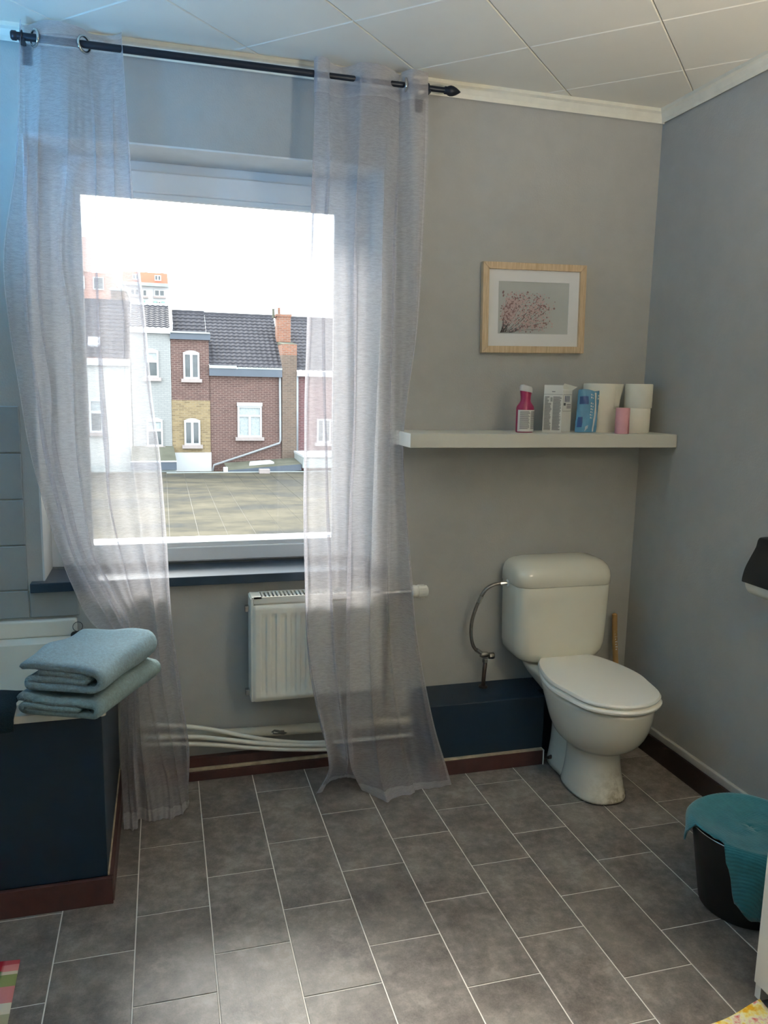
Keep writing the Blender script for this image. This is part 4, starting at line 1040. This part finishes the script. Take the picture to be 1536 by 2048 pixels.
rads = [0, .03, .06, .09, .12, .14, .152, .160, .166]
for r in rads:
    row = []
    for k in range(NA+1):
        a = 2*PI*k/NA; h = hang(a)
        rr_ = min(r, .166+min(0, h)) if h < 0 else r
        z = .256 - .016*(1-(rr_/.166)**2) + .003*math.sin(3*a+r*30)*(r/.166) + .0035*math.sin(r*60+a*2)*(1-r/.17)
        row.append((bc[0]+rr_*math.cos(a), bc[1]+rr_*math.sin(a), z))
    P.append(row)
for j in range(1, 13):
    row = []
    for k in range(NA+1):
        a = 2*PI*k/NA; h = max(0, hang(a)); q = h*j/12
        rr_ = .166+min(0, hang(a))
        bell = .009*min(1, q/.012) + .004*math.sin(9*a+q*20)*min(1, q/.05)
        taper = -.036/.25*q + .020*math.sin(5*a+.6)*min(1, q/.1)*.5
        row.append((bc[0]+(rr_+bell+taper+.004*min(1,q/.05))*math.cos(a), bc[1]+(rr_+bell+taper+.004*min(1,q/.05))*math.sin(a), .256-q))
    P.append(row)
o = MB().grid(P).build('draped_cloth', MAT['cloth'], cl, smooth=True); so = o.modifiers.new('thick', 'SOLIDIFY'); so.thickness = .005; so.offset = 1

# ------------------------------------------------------------------ white cabinet at the right
cbt = thing('white_cabinet', 'white low cabinet standing at the right frame edge', 'cabinet', (1.68, 1.1, 0))
KX, KY = 1.400, 1.438
MB().box(KX+.018, XR-.024, .76, KY, .055, .84).build('body', MAT['cab'], cbt, bevel=.001)
MB().box(KX, KX+.0175, .765, KY-.0, .042, .835).build('door', MAT['cab'], cbt, bevel=.0012)
MB().box(KX+.006, XR-.03, KY-.018, KY, 0, .056).build('side_foot', MAT['cab'], cbt)
MB().box(KX+.06, KX+.075, .77, KY-.02, 0, .056).build('plinth', MAT['brown_dark'], cbt)
MB().box(KX-.006, XR-.022, .75, KY+.006, .841, .865).build('worktop', MAT['cab'], cbt, bevel=.002)

# ------------------------------------------------------------------ bath mats
def mat_left():
    t = NT('striped_print_mat')
    o = t.sep(); y = o[1]; x = o[0]
    f = t.math('DIVIDE', t.math('SUBTRACT', 2.018, y), .30)
    st = [(.0,(214,96,104)),(.05,(232,150,146)),(.13,(226,210,190)),(.17,(150,160,104)),(.31,(216,140,140)),(.50,(222,216,200)),(.62,(176,178,150)),(.78,(170,186,200)),(.90,(206,120,120))]
    r = t.ramp(f, [(p, lin(c)) for p, c in st], 'CONSTANT')
    st2 = [(.0,(190,44,56)),(.12,(40,110,50)),(.2,(120,128,20)),(.31,(190,40,44)),(.46,(226,210,190)),(.6,(190,190,160))]
    r2 = t.ramp(f, [(p, lin(c)) for p, c in st2], 'CONSTANT')
    inn = t.new('ShaderNodeMapRange'); inn.inputs[1].default_value = -.424; inn.inputs[2].default_value = -.432; t.link(x, inn.inputs[0])
    t.col(t.mix(inn.outputs[0], r, r2)); t.set(.9, spec=.1); t.bump(t.noise(500, 2), .5, .003); return t.m
def mat_right():
    t = NT('yellow_floral_mat')
    v = t.new('ShaderNodeTexVoronoi'); v.inputs['Scale'].default_value = 26; t.link(t.pos(), v.inputs['Vector'])
    n = t.noise(30, 3)
    c = t.ramp(n, [(.36, lin((238, 176, 40))), (.44, lin((250, 226, 130))), (.52, lin((250, 240, 200))), (.58, lin((240, 190, 170))), (.63, lin((226, 110, 100))), (.69, lin((210, 220, 90)))])
    t.col(c); t.set(.9, spec=.1); t.bump(t.noise(420, 2), .5, .004); return t.m
m1 = MB()
def matgrid(c0, c1, c2, c3, h, n=14, wav=0.0):
    P = []
    for j in range(n+1):
        row = []
        for i in range(n+1):
            u, v = i/n, j/n
            p = Vector(c0)*(1-u)*(1-v)+Vector(c1)*u*(1-v)+Vector(c2)*u*v+Vector(c3)*(1-u)*v
            e = min(u, 1-u, v, 1-v)
            row.append((p.x, p.y, h+wav*math.sin(u*9+v*5)*.5+wav*math.sin(v*13)*.5-(.0 if e > .02 else .002)))
        P.append(row)
    return P
o = MB().grid(matgrid((-.95,1.42,0),(-.372,1.42,0),(-.391,2.018,0),(-.95,2.075,0), .006)).build('bath_mat', mat_left(), None, smooth=True, origin=(-.65, 1.75, 0))
so = o.modifiers.new('thick', 'SOLIDIFY'); so.thickness = .005; so.offset = -1
tag(o, 'pink and green striped mat on the floor by the bathtub', 'mat')
P = matgrid((.95,.80,0),(1.385,.80,0),(1.388,1.402,0),(1.06,1.340,0), .020, 22, .010)
for row in P:
    for i, p in enumerate(row): row[i] = (p[0], p[1], max(.012, p[2]))
o = MB().grid(P).build('bath_mat', mat_right(), None, smooth=True, origin=(1.2, 1.1, 0))
so = o.modifiers.new('thick', 'SOLIDIFY'); so.thickness = .012; so.offset = -1
tag(o, 'yellow floral mat rumpled on the floor against the white cabinet', 'mat')

# ------------------------------------------------------------------ added fill lamps out of view
def glow(name, col, st):
    t = NT(name); t.p.inputs['Emission Color'].default_value = col; t.p.inputs['Emission Strength'].default_value = st
    t.col((.9, .9, .88, 1)); return t.m
def opal_mat():
    t = NT('opal_glass_bowl')
    df = t.new('ShaderNodeBsdfDiffuse'); df.inputs[0].default_value = (.9, .88, .84, 1)
    tl = t.new('ShaderNodeBsdfTranslucent'); tl.inputs[0].default_value = (.9, .88, .84, 1)
    mx = t.new('ShaderNodeMixShader'); mx.inputs[0].default_value = .6
    t.link(df.outputs[0], mx.inputs[1]); t.link(tl.outputs[0], mx.inputs[2]); t.link(mx.outputs[0], t.out.inputs[0])
    return t.m
MAT['opal'] = opal_mat()
def fill_uplighter(LC, label, mat, bowl):  # invented bowl lamp, hung out of view to brighten the room
    lm = thing('fill_pendant', label, 'lamp', LC, 'added fill pendants out of view')
    MB().lathe([(.05,0),(.05,-.02),(.012,-.03)], (LC[0], LC[1], ZC), 24).build('canopy', MAT['cab'], lm, smooth='angle')
    for k in range(3):
        a = 2*PI*k/3
        MB().tube([(LC[0], LC[1], ZC-.03), (LC[0]+.236*math.cos(a), LC[1]+.236*math.sin(a), LC[2]+.045)], .002, 6).build('suspension_wire', MAT['chrome'], lm)
    MB().lathe([(.24,.05),(.235,.02),(.19,-.06),(.11,-.105),(.001,-.115)], LC, 36, False).build('bowl_shade', bowl, lm, smooth=True)
    MB().lathe([(.085*math.sin(PI*k/12)+.0005, .085*math.cos(PI*k/12)) for k in range(13)], LC, 24, False).build('fill_bulb', mat, lm, smooth=True)
fill_uplighter((1.50, .72, 1.74), 'added warm fill pendant hanging unseen behind the viewer', glow('warm_fill_glow', (1.0, .89, .73, 1), FILL_WARM), MAT['opal'])  # added warm light that lifts the indoor brightness
fill_uplighter((-1.0, 1.85, 1.74), 'added blue fill pendant hanging unseen over the bathtub side', glow('blue_fill_glow', (.14, .48, 1.0, 1), FILL_BLUE), MAT['cab'])  # added blue light that tints the wall above the window

# ------------------------------------------------------------------ outside: flat roof, row of houses, far blocks
def brick_mat(name, c1, c2, mortar, sc=1.0):
    t = NT(name)
    o = t.sep(); cm = t.new('ShaderNodeCombineXYZ')
    t.link(t.math('ADD', o[0], o[1]), cm.inputs[0]); t.link(o[2], cm.inputs[1])
    br = t.new('ShaderNodeTexBrick'); t.link(cm.outputs[0], br.inputs['Vector'])
    br.inputs['Color1'].default_value = lin(c1); br.inputs['Color2'].default_value = lin(c2); br.inputs['Mortar'].default_value = lin(mortar)
    br.inputs['Scale'].default_value = 1.0/sc; br.inputs['Brick Width'].default_value = .23; br.inputs['Row Height'].default_value = .075; br.inputs['Mortar Size'].default_value = .014
    br.inputs['Bias'].default_value = -.1
    n = t.noise(3.0, 5, .7); n2 = t.noise(14.0, 5, .75)
    t.col(t.mix(t.ramp(n, [(.4, (0,0,0,1)), (.8, (.4,.4,.4,1))]), t.mix(.3, br.outputs['Color'], t.ramp(n2, [(.3, lin(c1)), (.7, lin(mortar))])), lin(c2)))
    t.set(.85, spec=.2); t.bump(br.outputs['Fac'], -.4, .02)
    return t.m
MAT['brick'] = brick_mat('red_brown_brick', (78, 54, 51), (58, 42, 42), (112, 98, 92))
MAT['brick_red'] = brick_mat('dark_red_brick', (86, 50, 53), (66, 42, 46), (106, 90, 90))
MAT['brick_yellow'] = brick_mat('yellow_brick', (124, 108, 80), (82, 70, 54), (124, 114, 94))
MAT['brick_white'] = brick_mat('whitewashed_brick', (132, 134, 133), (124, 126, 126), (112, 115, 116))
MAT['brick_orange'] = brick_mat('orange_chimney_brick', (122, 74, 52), (94, 56, 42), (112, 102, 94))
MAT['brick_brown'] = brick_mat('sooty_brick', (88, 72, 62), (68, 58, 52), (98, 90, 82))
MAT['rtile'] = mk('grey_roof_tile', (60, 60, 65), .8, spec=.08, var=.14, vs=2.2)
MAT['ext_white'] = mk('exterior_white', (157, 160, 163), .6, var=.03, vs=1.2)
MAT['ext_pane'] = mk('dark_pane', (56, 64, 68), .1, spec=.6, var=.2, vs=3)
MAT['lace'] = mk('lace_curtain_pane', (128, 136, 138), .3, var=.18, vs=16)
MAT['stone'] = mk('stone_sill', (132, 124, 122), .7)
MAT['gutter'] = mk('slate_blue_gutter', (58, 68, 80), .5, var=.08, vs=2)
MAT['zinc_roof'] = mk('zinc_flashing', (126, 134, 134), .6, var=.12, vs=1.6)
MAT['drain'] = mk('grey_drainpipe', (116, 120, 124), .5)
MAT['moss'] = mk('mossy_felt', (82, 83, 74), .95, spec=.03, var=.2, vs=1.5)
MAT['render'] = mk('pale_render', (150, 152, 150), .8, var=.06, vs=.8)
MAT['orange_roof'] = mk('orange_roof_tile', (140, 84, 62), .7, var=.1, vs=1)
MAT['shutter'] = mk('green_shutter', (110, 142, 128), .6)

def felt_mat():
    t = NT('weathered_roof_felt')
    n = t.noise(1.0, 5, .65, t.mapped((.32, .75, 1))); n2 = t.noise(1.6, 5, .7)
    c = t.ramp(n, [(.38, lin((50, 52, 53))), (.46, lin((58, 57, 53))), (.54, lin((70, 67, 58))), (.62, lin((80, 76, 66)))])
    c = t.mix(.4, c, t.ramp(n2, [(.35, lin((50, 51, 49))), (.65, lin((76, 73, 64)))]))
    t.col(c); t.set(.95, spec=.02); return t.m
MAT['felt'] = felt_mat()
FZ = -1.9
fr_ = thing('flat_roof', 'weathered flat felt roof with pale stains below the window', 'roof', (2, 24, FZ))
MB().box(-14, 18, 17.35, 31.2, FZ-.6, FZ-.004).build('deck', mk('pale_seam', (76, 74, 68), .8, var=.1, vs=2), fr_)
for k in range(-8, 16):
    MB().box(k*.64+.1, k*.64+.1+.628, 17.6, 31.2, FZ-.003, FZ+.004+.003*(k % 2)).build('felt_strip', MAT['felt'], fr_)
MB().box(-14, 18, 17.25, 17.62, FZ-.7, FZ+.035).build('edge_coping', MAT['ext_white'], fr_)
MB().box(-14, .1, 31.2, 31.35, FZ-.3, FZ+.25).build('flashing', MAT['zinc_roof'], fr_)
MB().box(.1, 14, 30.6, 30.8, FZ-.3, FZ+.02).build('flashing', MAT['zinc_roof'], fr_)
MB().box(3.55, 3.95, 30.2, 30.5, FZ, FZ+.16).build('roof_outlet', MAT['stone'], fr_)

def roof_tiles(b, x0, x1, y0, z0, y1, z1, tw_=.21, rows=None):
    L = math.hypot(y1-y0, z1-z0); rows = rows or max(4, int(L/.24)); dy, dz = (y1-y0)/L, (z1-z0)/L
    ncol = int((x1-x0)/tw_); ns = 5
    for r in range(rows):
        P = []
        for e, lift in ((0, .042), (1, .012)):
            s = L*(r+e)/rows; row = []
            for i in range(ncol*ns+1):
                x = x0+(x1-x0)*i/(ncol*ns); w = .016*math.cos(2*PI*i/ns)
                hgt = lift+w
                row.append((x, y0+dy*s-dz*hgt, z0+dz*s+dy*hgt))
            P.append(row)
        base = [(p[0], p[1]+dz*.05, p[2]-dy*.05) for p in P[0]]
        b.grid([base]+P)
    return b
def ext_window(par, x0, x1, z0, z1, y, style='two', arch=False, sill=True):
    w = MB(); fw_ = .07
    ring(w, x0, x1, z0, z1, (fw_,fw_,fw_,fw_), y-.06, y+.04)
    if style in ('two', 'three'):
        xm = (x0+x1)/2; zt = z1-.55*(z1-z0)*.62 if style == 'three' else z1-fw_
        w.box(xm-.05, xm+.05, y-.06, y+.04, z0+fw_, zt)
        if style == 'three': w.box(x0+fw_, x1-fw_, y-.06, y+.04, zt, zt+.07)
    if style == 'bar':
        zm = z0+(z1-z0)*.62; w.box(x0+fw_, x1-fw_, y-.06, y+.04, zm-.05, zm+.05)
    wn = w.build('window', MAT['ext_white'], par)
    if style == 'three':
        xm = (x0+x1)/2; zt = z1-.55*(z1-z0)*.62
        for (a, b_, c, d) in ((x0+fw_, xm-.05, z0+fw_, zt), (xm+.05, x1-fw_, z0+fw_, zt), (x0+fw_, x1-fw_, zt+.07, z1-fw_)):
            MB().box(a, b_, y, y+.02, c, d).build('pane', MAT['lace'], wn)
    elif style == 'two':
        xm = (x0+x1)/2
        for (a, b_) in ((x0+fw_, xm-.05), (xm+.05, x1-fw_)): MB().box(a, b_, y, y+.02, z0+fw_, z1-fw_).build('pane', MAT['ext_pane'], wn)
    elif style == 'bar':
        zm = z0+(z1-z0)*.62
        MB().box(x0+fw_, x1-fw_, y, y+.02, z0+fw_, zm-.05).build('pane', MAT['ext_pane'], wn); MB().box(x0+fw_, x1-fw_, y, y+.02, zm+.05, z1-fw_).build('pane', MAT['lace'], wn)
    else:
        MB().box(x0+fw_, x1-fw_, y, y+.02, z0+fw_, z1-fw_).build('pane', MAT['ext_pane'], wn)
    if arch:
        q = [(x0-.02, y-.05, z1)]+[(x0-.02+(x1-x0+.04)*k/8, y-.05, z1+.10*math.sin(PI*k/8)) for k in range(1, 8)]+[(x1+.02, y-.05, z1)]
        MB().prism(q, (0, .08, 0)).build('arch_head', MAT['ext_white'], wn)
    if sill: MB().box(x0-.09, x1+.09, y-.14, y+.04, z0-.14, z0).build('sill', MAT['stone'], wn)
    return wn
FY = 33.0
# main brick house
h1 = thing('brick_house', 'brown brick house with wide grey tiled roof and skylight', 'house', (3.3, FY, -3))
MB().box(1.87, 4.80, FY, 36.2, -3.2, 2.05).build('wall', MAT['brick'], h1)
roof_tiles(MB(), 1.86, 4.86, FY-.12, 2.17, 36.0, 4.50).build('roof', MAT['rtile'], h1)
MB().box(1.86, 4.86, 35.92, 36.15, 4.44, 4.56).build('ridge', MAT['rtile'], h1)
MB().box(1.86, 4.80, FY-.22, FY, 1.80, 2.10).build('gutter', MAT['gutter'], h1)
MB().box(1.86, 2.95, FY-.26, FY-.02, 2.10, 2.22).build('flashing', MAT['zinc_roof'], h1); MB().box(3.0, 4.80, FY-.24, FY-.02, 2.10, 2.17).build('flashing', MAT['zinc_roof'], h1)
ext_window(h1, 2.98, 3.97, -.68, .60, FY-.02, 'three')
MB().box(2.96, 3.99, FY-.12, FY, .60, .74).build('shutter_box', MAT['ext_white'], h1)
sk = MB(); sk.prism([(3.14, 33.95-.22, 2.52-.12), (4.06, 33.95-.22, 2.52-.12), (4.06, 34.5-.22, 2.98-.08), (3.14, 34.5-.22, 2.98-.08)], (0, -.03, .06)); so_ = sk.build('skylight', MAT['gutter'], h1)
MB().prism([(3.22, 33.97-.27, 2.56-.05), (3.98, 33.97-.27, 2.56-.05), (3.98, 34.44-.27, 2.95-.05), (3.22, 34.44-.27, 2.95-.05)], (0, -.02, .03)).build('skylight_pane', mk('skylight_glass', (176, 184, 190), .15, spec=.6), so_)
dp = MB().tube([(4.72, FY-.12, 1.85), (4.74, FY-.12, -.80), (4.70, FY-.14, -.92), (3.2, FY-.14, -1.43), (2.0, FY-.14, -1.82), (1.93, FY-.14, -2.1)], .045, 8).build('drainpipe', MAT['drain'], h1, smooth=True)
# narrow brick annex
h2 = thing('brick_annex', 'narrow brick annex with dark upper bricks and yellow lower bricks', 'house', (1.1, FY, -3))
MB().box(.38, 1.86, FY-.05, 34.6, .80, 3.42).build('upper_wall', MAT['brick'], h2)
MB().box(.36, 1.88, FY-.05, 34.6, -1.31, .80).build('lower_wall', MAT['brick_yellow'], h2)
MB().box(.34, 1.90, FY-.12, 34.6, -3.2, -1.31).build('base_wall', MAT['ext_white'], h2)
MB().box(.36, 1.92, FY-.22, 34.7, 3.20, 3.44).build('gutter', MAT['gutter'], h2)
MB().box(.36, 1.90, FY-.3, FY-.02, 3.44, 3.50).build('flashing', MAT['zinc_roof'], h2)
ext_window(h2, .85, 1.48, 1.66, 2.68, FY-.06, 'two', True); ext_window(h2, .84, 1.47, -1.0, -.02, FY-.06, 'two', True)
roof_tiles(MB(), .48, 1.855, 34.75, 3.56, 36.0, 4.54).build('roof', MAT['rtile'], h2)
MB().box(.48, 1.855, 35.92, 36.15, 4.48, 4.60).build('ridge', MAT['rtile'], h2)
# whitewashed house
h3 = thing('white_house', 'whitewashed brick house with arched windows and dark roof', 'house', (-.4, FY, -3))
MB().box(-1.15, .36, FY-.08, 36, -3.2, 3.42).build('wall', MAT['brick_white'], h3)
MB().box(-1.15, .38, FY-.24, FY-.06, 3.40, 3.60).build('fascia', MAT['ext_white'], h3)
roof_tiles(MB(), -1.15, .36, FY-.2, 3.64, 35.6, 4.72).build('roof', MAT['rtile'], h3)
MB().box(-1.15, .36, 35.5, 35.75, 4.66, 4.80).build('ridge', MAT['ext_white'], h3)
MB().prism([(.35, FY-.3, 3.56), (.35, 35.7, 4.70), (.35, 35.7, 4.86), (.35, FY-.3, 3.76)], (.12, 0, 0)).build('verge', MAT['ext_white'], h3)
ext_window(h3, -.62, -.10, 1.68, 2.70, FY-.1, 'bar', True); ext_window(h3, -.62, .0, -1.05, .0, FY-.1, 'bar', True)
MB().prism([(-.55, 34.1-.02, 3.98), (-.22, 34.1-.02, 3.98), (-.22, 34.55-.02, 4.24), (-.55, 34.55-.02, 4.24)], (0, -.03, .06)).build('skylight', MAT['stone'], h3)
# house further along, behind the curtain
h4 = thing('pale_house', 'pale rendered house seen through the sheer curtain', 'house', (-4, FY, -3))
MB().box(-9.5, -1.17, FY-.1, 36, -3.2, 2.15).build('wall', MAT['render'], h4)
MB().box(-9.5, -1.17, FY-.3, FY-.08, 2.10, 2.36).build('fascia', MAT['ext_white'], h4)
roof_tiles(MB(), -9.5, -1.2, FY-.15, 2.4, 35.8, 4.80).build('roof', MAT['rtile'], h4)
MB().box(-9.5, -1.2, 35.7, 35.95, 4.74, 4.88).build('ridge', MAT['rtile'], h4)
ext_window(h4, -2.75, -2.25, -.50, .78, FY-.12, 'bar'); ext_window(h4, -4.6, -3.8, -.5, .8, FY-.12, 'two')
MB().prism([(-2.75, 33.35, 2.80), (-2.30, 33.35, 2.80), (-2.30, 33.7, 3.12), (-2.75, 33.7, 3.12)], (0, -.05, .10)).build('skylight', MAT['ext_white'], h4)
# right hand house
h5 = thing('red_brick_house', 'dark red brick house with white gutter beside the chimney', 'house', (8, FY, -3))
MB().box(5.42, 13, FY-.02, 36, -3.2, 1.95).build('wall', MAT['brick_red'], h5)
roof_tiles(MB(), 4.95, 13, FY-.12, 2.12, 36.0, 4.48).build('roof', MAT['rtile'], h5)
MB().box(4.95, 13, 35.92, 36.15, 4.42, 4.54).build('ridge', MAT['rtile'], h5)
MB().box(5.42, 13, FY-.26, FY-.02, 1.86, 2.06).build('gutter', MAT['ext_white'], h5)
MB().tube([(5.45, FY-.14, 1.9), (5.45, FY-.14, -1.6)], .045, 8).build('drainpipe', MAT['drain'], h5, smooth=True)
ext_window(h5, 7.2, 8.1, .1, 1.2, FY-.04, 'two'); ext_window(h5, 6.3, 6.9, -.9, .1, FY-.04, 'two')
# chimney
ch = thing('brick_chimney', 'orange brick chimney stack with two pots rising through the roofs', 'chimney', (5.1, 33.5, -3))
MB().box(4.78, 5.36, 34.1, 34.7, 3.30, 4.42).build('upper_stack', MAT['brick_orange'], ch)
MB().box(4.74, 5.40, 34.06, 34.74, 4.36, 4.46).build('cap', MAT['brick_orange'], ch)
MB().box(4.81, 5.42, 32.85, 34.6, 2.72, 3.16).build('shoulder', MAT['brick_orange'], ch)
MB().prism([(4.80, 32.84, 3.16), (4.80, 34.6, 3.34), (4.80, 34.6, 3.16)], (.63, 0, 0)).build('shoulder_flashing', MAT['moss'], ch)
MB().box(4.81, 5.42, 32.85, 34.6, -3.2, 2.72).build('breast', MAT['brick_brown'], ch)
for x in (4.66, 4.90): MB().lathe([(.07,0),(.055,.1),(.05,.36),(.06,.38)], (x, 34.4, 4.36 if x > 4.7 else 4.3), 12).build('pot', MAT['brick_orange'] if x > 4.7 else MAT['moss'], ch, smooth='angle')
# lean-to roofs at the foot of the houses
l1 = thing('lean_to_roof', 'long low lean to with slate blue fascia at the brick houses', 'roof', (3.9, 31, -2))
MB().prism([(2.40, 30.9, -2.08), (5.30, 30.9, -1.86), (5.30, 30.9, -1.62), (2.40, 30.9, -1.84)], (0, .12, 0)).build('fascia', MAT['gutter'], l1)
MB().prism([(2.40, 30.95, -1.86), (5.30, 30.95, -1.64), (5.30, 32.8, -1.56), (2.40, 32.8, -1.76)], (0, 0, .03)).build('felt_top', MAT['moss'], l1)
MB().prism([(3.3, 31.6, -1.74), (4.3, 31.6, -1.67), (4.2, 32.2, -1.64), (3.4, 32.2, -1.70)], (0, 0, .08)).build('roof_light', MAT['ext_white'], l1)
MB().box(2.24, 2.40, 30.85, 31.1, -2.08, -1.72).build('end_post', MAT['ext_white'], l1)
MB().box(2.45, 5.2, 31.1, 31.3, -2.6, -1.92).build('wall', MAT['zinc_roof'], l1)
l2 = thing('lean_to_roof', 'small mossy lean to with slate blue fascia below the white house', 'roof', (.1, 31, -2))
MB().box(-1.2, .48, 30.9, 31.0, -1.80, -1.50).build('fascia', MAT['gutter'], l2)
MB().box(-1.2, .50, 30.88, 31.0, -1.50, -1.46).build('coping', MAT['ext_white'], l2)
MB().prism([(-1.2, 31.0, -1.5), (.48, 31.0, -1.5), (.40, 32.9, -1.08), (-1.2, 32.9, -1.08)], (0, 0, .04)).build('felt_top', MAT['moss'], l2)
MB().box(-1.2, .47, 31.0, 32.9, -2.6, -1.55).build('wall', MAT['zinc_roof'], l2)
l3 = thing('corner_ledge', 'small grey corner ledge with white rim at the chimney foot', 'roof', (5.6, 31, -2))
MB().box(5.32, 9, 30.7, 32.9, -1.75, -1.32).build('block', MAT['zinc_roof'], l3); MB().box(5.30, 9, 30.62, 32.95, -1.32, -1.24).build('rim', MAT['ext_white'], l3)
# far blocks
tb = thing('apartment_block', 'tall white apartment block with orange attic and green shutters far away', 'building', (-1.2, 70, 0))
MB().box(-2.9, .68, 70, 80, -3, 9.35).build('wall', MAT['ext_white'], tb)
MB().prism([(-2.9, 69.8, 9.55), (.72, 69.8, 9.55), (.66, 70.5, 10.5), (-2.9, 70.5, 10.5)], (0, 9, 0)).build('attic', MAT['orange_roof'], tb)
MB().box(-2.95, .76, 69.6, 80, 9.32, 9.58).build('cornice', MAT['zinc_roof'], tb)
for x in (-1.05, .25): MB().box(x-.12, x+.12, 72, 72.5, 10.4, 10.75).build('vent', MAT['stone'], tb)
ext_window(tb, -.36, .16, 9.78, 10.22, 69.72, 'two', sill=False); ext_window(tb, -2.1, -1.6, 9.78, 10.22, 69.72, 'two', sill=False)
for x0, x1, z0, z1, st in ((-.42,.42,8.55,9.08,'two'),(-1.35,-1.0,8.5,9.05,'one'),(-.16,.12,7.2,8.15,'one'),(-2.3,-1.6,8.55,9.08,'two')): ext_window(tb, x0, x1, z0, z1, 69.95, st)
for x in (-.48, .15, -1.42): MB().box(x, x+.26, 69.85, 69.93, 7.2, 8.15).build('shutter', MAT['shutter'], tb)
ob_ = thing('brick_block', 'orange brick tower block seen through the sheer curtain', 'building', (-5, 62, 0))
MB().box(-9, -3.3, 62, 72, -3, 9.2).build('wall', mk('far_orange_brick', (146, 112, 100), .9, var=.1, vs=.4), ob_)
MB().box(-9, -4.95, 61.8, 66, 9.2, 11.6).build('stair_tower', mk('far_pink_render', (150, 126, 118), .9), ob_)
for k in range(5):
    for xx in (-4.6, -5.9, -7.2): ext_window(ob_, xx, xx+.75, 8.0-1.55*k, 8.9-1.55*k, 61.95, 'one', sill=False)
gb = thing('grey_block', 'small grey brick block behind the white house roof', 'building', (-2.6, 58, 0))
MB().box(-3.2, -2.2, 58, 64, -3, 7.6).build('wall', MAT['brick_brown'], gb)
MB().box(-3.25, -2.15, 57.9, 64, 7.6, 7.75).build('coping', MAT['zinc_roof'], gb)
# ground of the court far below
g = MB().box(-60, 60, 3.4, 120, -9.2, -9).build('courtyard_ground', MAT['render']); struct(g, 'grey courtyard ground')
